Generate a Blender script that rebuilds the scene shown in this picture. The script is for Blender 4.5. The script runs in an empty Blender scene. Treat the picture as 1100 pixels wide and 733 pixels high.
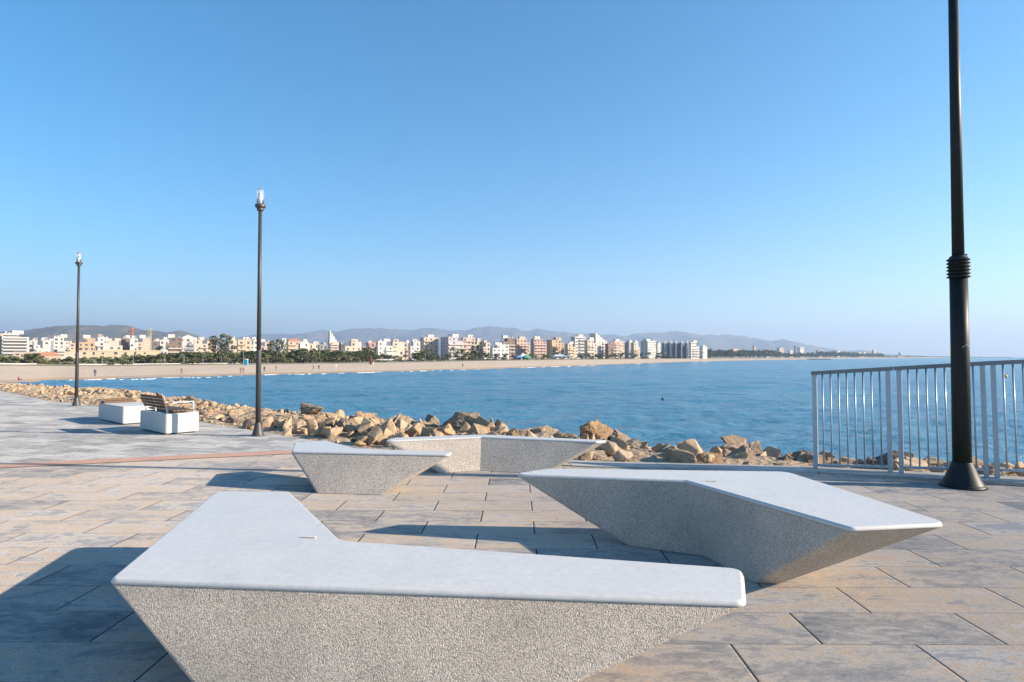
import bpy, bmesh, math, random
from mathutils import Vector, Matrix, noise
random.seed(7)
R = math.radians
sc = bpy.context.scene
C = sc.collection

# ------------------------------------------------------------------ camera model (metres; x right, y away, z up)
F = 650.0; CX, CY, YH, H = 550.0, 366.5, 383.2, 1.5
PITCH = math.atan((YH - CY) / F)
SEA = -4.0
SUN_EL, SUN_AZ = R(21.5), 0.12            # SUN_AZ: how far shadows lean away from the viewer

def ray(px, py):
    u = (px - CX) / F; v = -(py - CY) / F
    c, s = math.cos(PITCH), math.sin(PITCH)
    return Vector((u, c - v * s, s + v * c))
def on_z(px, py, z=0.0):
    d = ray(px, py); t = (z - H) / d.z
    return Vector((d.x * t, d.y * t, z))
def at_d(px, py, Y):
    d = ray(px, py); t = Y / d.y
    return Vector((d.x * t, Y, H + d.z * t))
def interp(tab, x):
    if x <= tab[0][0]: return tab[0][1]
    for (a, b), (c, d) in zip(tab, tab[1:]):
        if x <= c: return b + (d - b) * (x - a) / (c - a)
    return tab[-1][1]

# ------------------------------------------------------------------ scene tree helpers
def tag(o, label=None, cat=None, group=None, kind=None):
    if label: o['label'] = label
    if cat: o['category'] = cat
    if group: o['group'] = group
    if kind: o['kind'] = kind
    return o
def empty(name, loc=(0, 0, 0), rz=0.0):
    o = bpy.data.objects.new(name, None); C.objects.link(o)
    o.empty_display_size = 0.2
    o.location = loc; o.rotation_euler = (0, 0, rz)
    return o
def copy_tree(o, parent=None):
    c = o.copy(); C.objects.link(c)
    if parent: c.parent = parent
    for ch in list(o.children): copy_tree(ch, c)
    return c
def mesh_obj(name, bm, mat, parent=None, smooth=False):
    me = bpy.data.meshes.new(name)
    bm.normal_update()
    bm.to_mesh(me); bm.free()
    for m in (mat if isinstance(mat, (list, tuple)) else [mat]): me.materials.append(m)
    if smooth:
        for p in me.polygons: p.use_smooth = True
    o = bpy.data.objects.new(name, me); C.objects.link(o)
    if parent: o.parent = parent
    return o
def box(bm, x0, y0, z0, x1, y1, z1, M=None):
    vs = [bm.verts.new((x, y, z)) for z in (z0, z1) for x, y in ((x0, y0), (x1, y0), (x1, y1), (x0, y1))]
    if M is not None:
        for v in vs: v.co = M @ v.co
    for f in ((3, 2, 1, 0), (4, 5, 6, 7), (0, 1, 5, 4), (1, 2, 6, 5), (2, 3, 7, 6), (3, 0, 4, 7)):
        bm.faces.new([vs[i] for i in f])
    return vs
def tube(bm, p, q, r0, r1=None, n=10, cap=True):
    r1 = r0 if r1 is None else r1
    p, q = Vector(p), Vector(q); d = (q - p).normalized()
    a = d.orthogonal().normalized(); b = d.cross(a)
    L = [[bm.verts.new(c + (a * math.cos(2 * math.pi * i / n) + b * math.sin(2 * math.pi * i / n)) * r) for i in range(n)] for c, r in ((p, r0), (q, r1))]
    for i in range(n): bm.faces.new((L[0][i], L[0][(i + 1) % n], L[1][(i + 1) % n], L[1][i]))
    if cap:
        bm.faces.new(L[0][::-1]); bm.faces.new(L[1])
def lathe(bm, prof, n=24, cap=True, origin=(0, 0)):
    rings = [[bm.verts.new((origin[0] + r * math.cos(2 * math.pi * i / n), origin[1] + r * math.sin(2 * math.pi * i / n), z)) for i in range(n)] for r, z in prof]
    for A, B in zip(rings, rings[1:]):
        for i in range(n): bm.faces.new((A[i], A[(i + 1) % n], B[(i + 1) % n], B[i]))
    if cap:
        bm.faces.new(rings[0][::-1]); bm.faces.new(rings[-1])

# ------------------------------------------------------------------ materials
class NT:
    def __init__(s, name):
        s.m = bpy.data.materials.new(name); s.m.use_nodes = True
        s.t = s.m.node_tree; s.b = s.t.nodes['Principled BSDF']; s.out = s.t.nodes['Material Output']
    def n(s, typ, **kw):
        k = s.t.nodes.new(typ)
        for a, v in kw.items(): setattr(k, a, v)
        return k
    def l(s, a, b): s.t.links.new(a, b)
    def math(s, op, a, b=None, c=None, clamp=False):
        k = s.n('ShaderNodeMath', operation=op, use_clamp=clamp)
        for i, v in enumerate((a, b, c)):
            if v is None: continue
            if hasattr(v, 'is_linked'): s.l(v, k.inputs[i])
            else: k.inputs[i].default_value = v
        return k.outputs[0]
    def coord(s, scale=(1, 1, 1), rot=(0, 0, 0), world=False):
        if world: src = s.n('ShaderNodeNewGeometry').outputs['Position']
        else: src = s.n('ShaderNodeTexCoord').outputs['Object']
        mp = s.n('ShaderNodeMapping'); mp.inputs['Scale'].default_value = scale; mp.inputs['Rotation'].default_value = rot
        s.l(src, mp.inputs['Vector']); return mp.outputs[0]
    def noise(s, vec, scale, detail=4, rough=0.55, dist=0.0):
        k = s.n('ShaderNodeTexNoise'); k.inputs['Scale'].default_value = scale; k.inputs['Detail'].default_value = detail
        k.inputs['Roughness'].default_value = rough; k.inputs['Distortion'].default_value = dist
        s.l(vec, k.inputs['Vector']); return k.outputs['Fac']
    def vor(s, vec, scale, feature='F1', out='Distance'):
        k = s.n('ShaderNodeTexVoronoi', feature=feature); k.inputs['Scale'].default_value = scale
        s.l(vec, k.inputs['Vector']); return k.outputs[out]
    def ramp(s, fac, stops):
        k = s.n('ShaderNodeValToRGB'); e = k.color_ramp.elements
        while len(e) < len(stops): e.new(0.5)
        for i, (p, c) in enumerate(stops):
            e[i].position = p; e[i].color = (*c, 1) if not isinstance(c, (int, float)) else (c, c, c, 1)
        s.l(fac, k.inputs[0]); return k.outputs[0]
    def mix(s, fac, a, b, mode='MIX'):
        k = s.n('ShaderNodeMix', data_type='RGBA', blend_type=mode)
        for i, v in ((0, fac), (6, a), (7, b)):
            if hasattr(v, 'is_linked'): s.l(v, k.inputs[i])
            elif isinstance(v, (tuple, list)): k.inputs[i].default_value = (*v, 1)
            else: k.inputs[i].default_value = v
        return k.outputs[2]
    def bump(s, h, strength=0.5, dist=0.01, normal=None):
        k = s.n('ShaderNodeBump'); k.inputs['Strength'].default_value = strength; k.inputs['Distance'].default_value = dist
        s.l(h, k.inputs['Height'])
        if normal is not None: s.l(normal, k.inputs['Normal'])
        return k.outputs[0]
    def done(s, col=None, rough=0.8, normal=None, spec=None, metal=None):
        for nm, v in (('Base Color', col), ('Roughness', rough), ('Normal', normal), ('Specular IOR Level', spec), ('Metallic', metal)):
            if v is None: continue
            if hasattr(v, 'is_linked'): s.l(v, s.b.inputs[nm])
            elif isinstance(v, (tuple, list)): s.b.inputs[nm].default_value = (*v, 1)
            else: s.b.inputs[nm].default_value = v
        return s.m

def simple(name, col, rough=0.8, var=0.15, scale=2.0, metal=0.0, bumpd=0.0, bscale=40):
    t = NT(name); v = t.coord()
    f = t.noise(v, scale, 5)
    c = t.mix(f, tuple(x * (1 - var) for x in col), tuple(min(1, x * (1 + var)) for x in col))
    n = t.bump(t.noise(v, bscale, 3), 0.5, bumpd) if bumpd else None
    return t.done(c, rough, n, metal=metal)

M = {}
# paving: slabs 0.96 x 0.39 in half bond
def paving(name, W, Hh, u0, v0, rot, tones, joint_u, joint_v, streak, jcol=(.035, .033, .032)):
    t = NT(name)
    v = t.coord(rot=(0, 0, rot), world=True)
    sx = t.n('ShaderNodeSeparateXYZ'); t.l(v, sx.inputs[0])
    vv = t.math('DIVIDE', t.math('SUBTRACT', sx.outputs[1], v0), Hh)
    row = t.math('FLOOR', vv)
    par = t.math('MODULO', t.math('ADD', row, 1000.0), 2.0)
    uu = t.math('ADD', t.math('DIVIDE', t.math('SUBTRACT', sx.outputs[0], u0), W), t.math('MULTIPLY', par, 0.5))
    col = t.math('FLOOR', uu)
    fu = t.math('SUBTRACT', uu, col); fv = t.math('SUBTRACT', vv, row)
    du = t.math('MULTIPLY', t.math('MINIMUM', fu, t.math('SUBTRACT', 1.0, fu)), W)
    dv = t.math('MULTIPLY', t.math('MINIMUM', fv, t.math('SUBTRACT', 1.0, fv)), Hh)
    ju = t.math('LESS_THAN', du, joint_u)
    # row joints run thinner and are partly filled with sand
    fill = t.noise(t.coord(scale=(3, 30, 1), world=True), 2.0, 2)
    jvw = t.math('MULTIPLY', t.math('ADD', fill, 0.3), joint_v)
    jv = t.math('LESS_THAN', dv, jvw)
    cell = t.n('ShaderNodeCombineXYZ'); t.l(col, cell.inputs[0]); t.l(row, cell.inputs[1])
    wn = t.n('ShaderNodeTexWhiteNoise', noise_dimensions='2D'); t.l(cell.outputs[0], wn.inputs['Vector'])
    # each slab has its own cloudy streaks: offset the noise by the cell
    off = t.n('ShaderNodeVectorMath', operation='SCALE'); t.l(wn.outputs['Color'], off.inputs[0]); off.inputs['Scale'].default_value = 37.0
    add = t.n('ShaderNodeVectorMath', operation='ADD'); t.l(v, add.inputs[0]); t.l(off.outputs[0], add.inputs[1])
    mp = t.n('ShaderNodeMapping'); mp.inputs['Scale'].default_value = streak; t.l(add.outputs[0], mp.inputs[0])
    n1 = t.noise(mp.outputs[0], 2.1, 9, 0.68, 0.7)
    n2 = t.noise(mp.outputs[0], 7.0, 9, 0.76, 1.2)
    tone = t.math('ADD', t.math('MULTIPLY', wn.outputs['Value'], 0.40), t.math('ADD', t.math('MULTIPLY', n1, 1.2), t.math('MULTIPLY', n2, 1.05)))
    tone = t.math('SUBTRACT', tone, 0.835)
    c = t.ramp(tone, tones)
    fine = t.noise(t.coord(scale=(1, 2.5, 1), world=True), 60, 6, 0.75)
    c = t.mix(1.0, c, t.ramp(fine, [(0.28, 0.62), (0.72, 1.28)]), 'MULTIPLY')
    big = t.noise(t.coord(world=True), 0.35, 3)
    c = t.mix(1.0, c, t.ramp(big, [(0.3, 0.88), (0.7, 1.1)]), 'MULTIPLY')
    # pale salt flecks
    sp = t.vor(t.coord(scale=(1, 1.6, 1), world=True), 9.0)
    c = t.mix(t.math('MULTIPLY', t.math('LESS_THAN', sp, 0.055), t.math('GREATER_THAN', n2, 0.55)), c, (.62, .58, .53))
    j = t.math('MAXIMUM', ju, t.math('MULTIPLY', jv, 0.55))
    c = t.mix(j, c, jcol)
    edge = t.math('MULTIPLY', t.math('MINIMUM', t.math('MINIMUM', du, t.math('MULTIPLY', dv, 1.6)), 0.012), 60.0)
    hgt = t.math('ADD', edge, t.math('ADD', t.math('MULTIPLY', n2, 0.5), t.math('MULTIPLY', fine, 0.22)))
    t.b.inputs['Diffuse Roughness'].default_value = 0.35
    return t.done(c, t.ramp(n2, [(0.3, 0.7), (0.7, 0.9)]), t.bump(hgt, 0.6, 0.007), spec=0.25)
M['paving'] = paving('promenade_slab', 0.96, 0.39, 2.56 - 0.48, 2.815, R(0.35),
    [(0.10, (.155, .155, .16)), (0.27, (.25, .24, .232)), (0.40, (.345, .31, .28)), (0.50, (.44, .395, .345)), (0.57, (.45, .325, .22)), (0.64, (.48, .435, .39)), (0.82, (.28, .275, .275))],
    0.0052, 0.0034, (0.95, 2.1, 1))
M['grey_paving'] = paving('grey_paver', 0.60, 0.30, 0.1, 0.05, R(18),
    [(0.15, (.19, .19, .19)), (0.38, (.285, .28, .27)), (0.58, (.37, .36, .345)), (0.8, (.47, .455, .43))], 0.004, 0.003, (0.6, 1.5, 1))
M['coping'] = paving('coping_stone', 1.2, 3.0, 0.3, -1.5, R(-9),
    [(0.2, (.32, .30, .29)), (0.5, (.42, .39, .36)), (0.8, (.50, .47, .43))], 0.005, 0.003, (0.5, 2, 1))
M['red'] = simple('red_paver', (.52, .30, .21), 0.8, 0.25, 3)

# rough exposed aggregate concrete
def aggregate(name, tint, k, depth, pitk=1.0):
    t = NT(name); v = t.coord(world=False)
    vn = t.n('ShaderNodeTexVoronoi', feature='F1'); vn.inputs['Scale'].default_value = 105 * k; t.l(v, vn.inputs['Vector'])
    cs = t.n('ShaderNodeSeparateXYZ'); t.l(vn.outputs['Color'], cs.inputs[0]); cell = cs.outputs[0]; d2 = vn.outputs['Distance']
    d1 = t.noise(v, 260 * k, 3, 0.6); big = t.noise(v, 2.2, 4); zone = t.noise(v, 3.2, 3); pit = t.vor(v, 46 * k)
    g = t.math('ADD', t.math('MULTIPLY', cell, 0.5), t.math('ADD', t.math('MULTIPLY', d1, 0.35), t.math('MULTIPLY', t.math('SUBTRACT', 0.55, d2), 0.35)))
    c = t.ramp(g, [(0.15, tuple(x * 0.55 for x in tint)), (0.36, tuple(x * 0.85 for x in tint)), (0.58, tint), (0.85, tuple(min(1, x * 1.3) for x in tint))])
    c = t.mix(1.0, c, t.ramp(big, [(0.3, 0.86), (0.7, 1.1)]), 'MULTIPLY')
    mask = t.math('MULTIPLY', t.math('LESS_THAN', pit, 0.17), t.math('GREATER_THAN', zone, 0.50))
    c = t.mix(t.math('MULTIPLY', mask, 0.75 * pitk), c, tuple(x * 0.22 for x in tint))
    h = t.math('SUBTRACT', t.math('ADD', t.math('MULTIPLY', cell, 0.45), t.math('SUBTRACT', t.math('MULTIPLY', d1, 0.3), d2)), t.math('MULTIPLY', mask, 0.8))
    t.b.inputs['Diffuse Roughness'].default_value = 0.35
    return t.done(c, 0.9, t.bump(h, 0.75, depth), spec=0.15)
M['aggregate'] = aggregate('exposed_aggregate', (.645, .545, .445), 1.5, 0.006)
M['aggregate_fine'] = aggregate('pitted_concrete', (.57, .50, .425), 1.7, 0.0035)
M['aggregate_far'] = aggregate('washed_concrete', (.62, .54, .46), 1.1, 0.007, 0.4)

t = NT('polished_concrete'); v = t.coord()
a = t.noise(v, 2.5, 6, 0.6); b_ = t.noise(v, 28, 4); sp = t.vor(v, 55)
c = t.mix(a, (.545, .52, .485), (.63, .605, .57))
c = t.mix(1.0, c, t.ramp(b_, [(0.3, 0.92), (0.7, 1.05)]), 'MULTIPLY')
st1 = t.noise(t.coord(scale=(1, 1, 0.2)), 4.2, 7, 0.7, 1.2)
c = t.mix(t.ramp(st1, [(0.55, 0.0), (0.72, 0.24)]), c, (.36, .33, .29))
c = t.mix(t.math('MULTIPLY', t.math('LESS_THAN', sp, 0.10), t.math('GREATER_THAN', t.noise(v, 6, 2), 0.58)), c, (.24, .225, .20))
M['polished'] = t.done(c, t.ramp(a, [(0.3, 0.30), (0.7, 0.42)]), t.bump(b_, 0.15, 0.001), spec=0.5)

# boulders: one material, every boulder its own tint
t = NT('boulder_stone'); v = t.coord()
oi = t.n('ShaderNodeObjectInfo').outputs['Random']
off = t.n('ShaderNodeVectorMath', operation='ADD'); t.l(v, off.inputs[0])
cmb = t.n('ShaderNodeCombineXYZ'); t.l(t.math('MULTIPLY', oi, 53.0), cmb.inputs[0]); t.l(cmb.outputs[0], off.inputs[1]); vo = off.outputs[0]
base = t.ramp(oi, [(0.0, (.46, .325, .20)), (0.2, (.38, .255, .155)), (0.38, (.49, .365, .245)), (0.52, (.33, .25, .18)), (0.64, (.24, .20, .165)), (0.8, (.50, .39, .28)), (1.0, (.43, .27, .145))])
n1 = t.noise(vo, 1.7, 7, 0.62, 0.4); n2 = t.noise(vo, 9, 8, 0.7); n3 = t.noise(vo, 4.0, 5, 0.6, 1.0)
c = t.mix(t.ramp(n1, [(0.52, 0.0), (0.66, 0.75)]), base, (.25, .20, .165))
c = t.mix(t.ramp(n3, [(0.56, 0.0), (0.68, 0.7)]), c, (.52, .33, .17))
c = t.mix(1.0, c, t.ramp(n2, [(0.3, 0.62), (0.72, 1.25)]), 'MULTIPLY')
pits = t.vor(vo, 14); c = t.mix(t.math('MULTIPLY', t.math('LESS_THAN', pits, 0.2), t.math('GREATER_THAN', n3, 0.5)), c, (.12, .095, .08))
M['rock'] = t.done(c, 0.92, t.bump(t.math('ADD', n2, t.math('MULTIPLY', n1, 0.8)), 0.9, 0.06), spec=0.2)

t = NT('small_rock_stone'); v = t.coord(world=True)
ri = t.n('ShaderNodeNewGeometry').outputs['Random Per Island']
c = t.ramp(ri, [(0.0, (.24, .185, .14)), (0.25, (.44, .315, .20)), (0.5, (.36, .265, .18)), (0.75, (.49, .38, .265)), (1.0, (.42, .27, .15))])
n2 = t.noise(v, 16, 6, 0.7); c = t.mix(1.0, c, t.ramp(n2, [(0.3, 0.7), (0.7, 1.15)]), 'MULTIPLY')
M['small_rock'] = t.done(c, 0.95, t.bump(n2, 0.8, 0.03), spec=0.15)
t = NT('rubble'); v = t.coord(world=True)
n1 = t.noise(v, 0.9, 6); n2 = t.noise(v, 14, 6, 0.7); vr = t.vor(v, 9)
c = t.ramp(n1, [(0.3, (.36, .255, .165)), (0.5, (.48, .365, .25)), (0.7, (.41, .29, .18))])
c = t.mix(1.0, c, t.ramp(n2, [(0.3, 0.7), (0.7, 1.15)]), 'MULTIPLY')
M['rubble'] = t.done(c, 0.95, t.bump(t.math('ADD', n2, vr), 0.9, 0.05), spec=0.15)

t = NT('sea_water'); v = t.coord(world=True)
w1 = t.noise(t.coord(scale=(0.45, 1.0, 1), world=True, rot=(0, 0, 0.25)), 0.55, 5, 0.6, 0.4)
w2 = t.noise(t.coord(scale=(0.6, 1.3, 1), world=True, rot=(0, 0, -0.2)), 2.6, 4, 0.6, 0.3)
w3 = t.noise(t.coord(scale=(0.3, 1, 1), world=True), 0.10, 4)
patch = t.noise(t.coord(scale=(0.25, 1, 1), world=True), 0.03, 4, 0.6)
c = t.ramp(patch, [(0.3, (.045, .165, .26)), (0.7, (.07, .215, .31))])
h = t.math('ADD', t.math('MULTIPLY', w1, 1.0), t.math('ADD', t.math('MULTIPLY', w2, 0.32), t.math('MULTIPLY', w3, 1.6)))
M['sea'] = t.done(c, 0.20, t.bump(h, 1.0, 0.7), spec=0.42)
t.b.inputs['IOR'].default_value = 1.333

t = NT('beach_sand'); v = t.coord(world=True)
n1 = t.noise(v, 0.06, 5); n2 = t.noise(v, 0.7, 5)
c = t.mix(n1, (.50, .385, .275), (.58, .47, .36)); c = t.mix(1.0, c, t.ramp(n2, [(0.3, 0.9), (0.7, 1.08)]), 'MULTIPLY')
M['sand'] = t.done(c, 0.95, t.bump(n2, 0.4, 0.2), spec=0.1)
M['wet_sand'] = simple('damp_sand', (.40, .275, .17), 0.75, 0.15, 0.1)
M['dune'] = simple('dune_ground', (.25, .225, .125), 0.95, 0.45, 0.12)
M['inland'] = simple('inland_ground', (.20, .18, .12), 0.95, 0.4, 0.02)
M['foam'] = simple('surf_foam', (.50, .54, .56), 0.7, 0.1, 1.0)
t = NT('hill_scrub'); v = t.coord(world=True)
n1 = t.noise(v, 0.004, 8, 0.65); n2 = t.noise(v, 0.02, 6, 0.7)
c = t.ramp(n1, [(0.35, (.075, .078, .04)), (0.55, (.13, .11, .07)), (0.72, (.24, .18, .12))])
c = t.mix(1.0, c, t.ramp(n2, [(0.3, 0.75), (0.7, 1.2)]), 'MULTIPLY')
M['hill'] = t.done(c, 1.0, None, spec=0.0)

M['pole'] = simple('dark_green_black_paint', (.012, .017, .017), 0.5, 0.35, 3, bumpd=0.001, bscale=60)
M['pole_far'] = simple('weathered_bronze_paint', (.050, .050, .047), 0.5, 0.25, 3)
M['pole'].node_tree.nodes['Principled BSDF'].inputs['Specular IOR Level'].default_value = 0.22
M['galv'] = simple('painted_steel', (.36, .415, .46), 0.35, 0.12, 4, metal=0.25)
M['galv_shade'] = simple('shaded_rail_steel', (.17, .185, .215), 0.4, 0.15, 4, metal=0.3)  # shade on the top rail's unlit front put into a darker steel colour
t = NT('clear_lamp_glass'); t.done((.95, .97, 1.0), 0.05); t.b.inputs['Transmission Weight'].default_value = 0.92; t.b.inputs['IOR'].default_value = 1.25; M['glass'] = t.m
M['white'] = simple('whitewashed_concrete', (.55, .525, .50), 0.75, 0.13, 3, bumpd=0.002)
t = NT('slat_wood'); v = t.coord(scale=(2, 25, 25)); n1 = t.noise(v, 2, 5)
M['wood'] = t.done(t.ramp(n1, [(0.3, (.07, .04, .022)), (0.7, (.15, .085, .045))]), 0.65)
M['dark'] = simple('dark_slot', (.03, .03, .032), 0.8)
M['winglass'] = simple('window_glass', (.07, .07, .075), 0.3, 0.3, 0.5)
M['fog'] = None

def leafmat(name, c0, c1, c2):
    t = NT(name)
    g = t.n('ShaderNodeNewGeometry').outputs['Random Per Island']
    oi = t.n('ShaderNodeObjectInfo').outputs['Random']
    c = t.ramp(g, [(0.0, c0), (0.55, c1), (1.0, c2)])
    c = t.mix(1.0, c, t.ramp(oi, [(0.0, 0.75), (1.0, 1.25)]), 'MULTIPLY')
    t.done(c, 0.75, None, spec=0.2)
    t.b.inputs['Subsurface Weight'].default_value = 0.0
    return t.m
M['leaf_pine'] = leafmat('pine_needles', (.045, .07, .028), (.07, .10, .038), (.11, .135, .06))
M['leaf_broad'] = leafmat('broad_leaves', (.07, .095, .035), (.115, .14, .055), (.18, .19, .09))
M['leaf_olive'] = leafmat('dusty_leaves', (.085, .09, .04), (.125, .125, .06), (.19, .17, .09))
M['leaf_palm'] = leafmat('palm_fronds', (.07, .085, .035), (.12, .13, .055), (.20, .185, .095))
M['bark'] = simple('tree_bark', (.17, .125, .085), 0.95, 0.35, 3)

# ------------------------------------------------------------------ world, sun, haze, camera
w = bpy.data.worlds.new("World"); sc.world = w; w.use_nodes = True
nt = w.node_tree; bg = nt.nodes['Background']
sky = nt.nodes.new('ShaderNodeTexSky'); sky.sky_type = 'NISHITA'; sky.sun_disc = False
sun_dir = Vector((math.cos(SUN_EL) * math.cos(SUN_AZ), -math.cos(SUN_EL) * math.sin(SUN_AZ), math.sin(SUN_EL)))
sky.sun_elevation = SUN_EL
sky.sun_rotation = math.atan2(sun_dir.x, sun_dir.y)      # clockwise from +Y
sky.altitude = 0; sky.air_density = 1.0; sky.dust_density = 0.25; sky.ozone_density = 4.0
hs = nt.nodes.new('ShaderNodeHueSaturation'); hs.inputs['Saturation'].default_value = 1.3; hs.inputs['Hue'].default_value = 0.491
nt.links.new(sky.outputs[0], hs.inputs['Color']); nt.links.new(hs.outputs[0], bg.inputs[0]); bg.inputs[1].default_value = 0.082
sl = bpy.data.lights.new('sun', 'SUN'); sl.energy = 5.0; sl.angle = R(0.53); sl.color = (1.0, 0.85, 0.67)
so = bpy.data.objects.new('sun', sl); C.objects.link(so)
so.rotation_euler = sun_dir.to_track_quat('Z', 'Y').to_euler()
sc.view_settings.view_transform = 'Standard'; sc.view_settings.look = 'None'
sc.view_settings.exposure = 1.45; sc.view_settings.gamma = 1.0; sc.view_settings.use_curve_mapping = False
sc.cycles.use_denoising = True
sc.cycles.max_bounces = 8; sc.cycles.diffuse_bounces = 3; sc.cycles.glossy_bounces = 3; sc.cycles.transmission_bounces = 6
sc.cycles.volume_bounces = 0
cam = bpy.data.cameras.new('camera'); co = bpy.data.objects.new('camera', cam); C.objects.link(co)
cam.sensor_fit = 'HORIZONTAL'; cam.sensor_width = 36.0; cam.lens = 36.0 * F / 1100.0
cam.clip_start = 0.05; cam.clip_end = 80000
co.location = (0, 0, H); co.rotation_euler = (math.pi / 2 + PITCH, 0, 0)
sc.camera = co

bm = bmesh.new(); box(bm, -24000, -3000, SEA - 1.5, 24000, 21000, 900)
hz = mesh_obj('haze', bm, bpy.data.materials.new('haze_air')); tag(hz, kind='stuff')
m = hz.data.materials[0]; m.use_nodes = True; m.node_tree.nodes.clear()
ot = m.node_tree.nodes.new('ShaderNodeOutputMaterial'); pv = m.node_tree.nodes.new('ShaderNodeVolumePrincipled')
pv.inputs['Color'].default_value = (.55, .73, 1.0, 1); pv.inputs['Density'].default_value = 0.000135; pv.inputs['Anisotropy'].default_value = 0.2
m.node_tree.links.new(pv.outputs[0], ot.inputs['Volume'])

# ------------------------------------------------------------------ ground of the promenade
EDGE = [(30, 1.6), (11.0, 6.1), (7.6, 6.9), (6.09, 7.42), (4.04, 8.22), (1.19, 8.66), (-0.6, 9.15), (-2.0, 9.7), (-3.35, 10.68), (-4.43, 11.62), (-7.54, 14.24), (-12.43, 18.25), (-15.73, 20.55), (-22.5, 26.6), (-34, 36), (-60, 57)]
def poly_sheet(name, pts, z, mat, label=None, skirt=None):
    bm = bmesh.new(); vs = [bm.verts.new((x, y, z)) for x, y in pts]
    f = bm.faces.new(vs)
    if f.normal.z < 0: f.normal_update()
    bmesh.ops.recalc_face_normals(bm, faces=[f])
    if f.normal.z < 0: f.normal_flip()
    if skirt is not None:
        lo = [bm.verts.new((x, y, skirt)) for x, y in pts]
        n = len(pts)
        for i in range(n): bm.faces.new((vs[i], lo[i], lo[(i + 1) % n], vs[(i + 1) % n]))
    o = mesh_obj(name, bm, mat); tag(o, kind='structure'); return o
quay = EDGE + [(-60, -40), (40, -40), (40, 1.6)]
poly_sheet('promenade', quay, 0.0, M['paving'], skirt=-4.6)
# red band: from the left to the edge, grey pavers beyond it
r0, r1 = Vector((-7.0, 8.32)), Vector((-3.46, 9.52)); rd = (r1 - r0).normalized(); rn = Vector((-rd.y, rd.x))
ra = r0 - rd * 60; rb = r1 + rd * 0.9
poly_sheet('red_band', [tuple(ra - rn * 0.19), tuple(rb - rn * 0.19), tuple(rb + rn * 0.19), tuple(ra + rn * 0.19)], 0.008, M['red'])
gb = rb + rn * 0.17; ga = ra + rn * 0.19
poly_sheet('grey_pavement', [tuple(ga), tuple(gb), (-2.4, 9.98), (-3.35, 10.66), (-4.43, 11.60), (-7.54, 14.22), (-12.43, 18.23), (-15.73, 20.53), (-22.5, 26.58), (-34, 35.95), (-60, 56.9)], 0.004, M['grey_paving'])
# raised coping along the front edge, rising gently to the right
bm = bmesh.new()
cp = [(-0.6, 9.13, 0.012), (1.19, 8.64, 0.016), (4.04, 8.20, 0.022), (6.09, 7.40, 0.045), (7.6, 6.88, 0.05), (11, 6.08, 0.05), (29.5, 1.7, 0.05)]
inn = []
for i, (x, y, z) in enumerate(cp):
    a = Vector(cp[max(0, i - 1)][:2]); b = Vector(cp[min(len(cp) - 1, i + 1)][:2]); d = (b - a).normalized(); n = Vector((d.y, -d.x))
    q = Vector((x, y)) + n * 0.42; inn.append((q.x, q.y, z))
o1 = [bm.verts.new(p) for p in cp]; i1 = [bm.verts.new(p) for p in inn]
i0 = [bm.verts.new((p[0], p[1], -0.05)) for p in inn]; o0 = [bm.verts.new((p[0], p[1], -0.6)) for p in cp]
for i in range(len(cp) - 1):
    bm.faces.new((i1[i], i1[i + 1], o1[i + 1], o1[i])); bm.faces.new((i0[i], i0[i + 1], i1[i + 1], i1[i])); bm.faces.new((o1[i], o1[i + 1], o0[i + 1], o0[i]))
bm.faces.new((i0[0], i1[0], o1[0], o0[0]))
tag(mesh_obj('kerb', bm, M['coping']), kind='structure')

# ------------------------------------------------------------------ angular concrete benches
def fillet(poly, rads, seg=5):
    out = []; n = len(poly)
    for i, p in enumerate(poly):
        p = Vector(p); a = Vector(poly[i - 1]); b = Vector(poly[(i + 1) % n])
        da = (a - p).normalized(); db = (b - p).normalized(); ang = da.angle(db)
        t_ = min(rads[i] / math.tan(ang / 2), 0.42 * (a - p).length, 0.42 * (b - p).length)
        s = p + da * t_; e = p + db * t_
        for k in range(seg + 1):
            u = k / seg; out.append(s * (1 - u) ** 2 + p * 2 * u * (1 - u) + e * u * u)
    return out
def inset(pts, d):
    n = len(pts); out = []
    A = sum(pts[i - 1].x * pts[i].y - pts[i].x * pts[i - 1].y for i in range(n)); sg = 1 if A > 0 else -1
    for i in range(n):
        a, p, b = pts[i - 1], pts[i], pts[(i + 1) % n]
        e = Vector((0, 0))
        for q, r in ((a, p), (p, b)):
            dd = (r - q)
            if dd.length > 1e-7: dd.normalize(); e += Vector((-dd.y, dd.x)) * sg
        e.normalize(); out.append(p + e * d)
    return out
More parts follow.
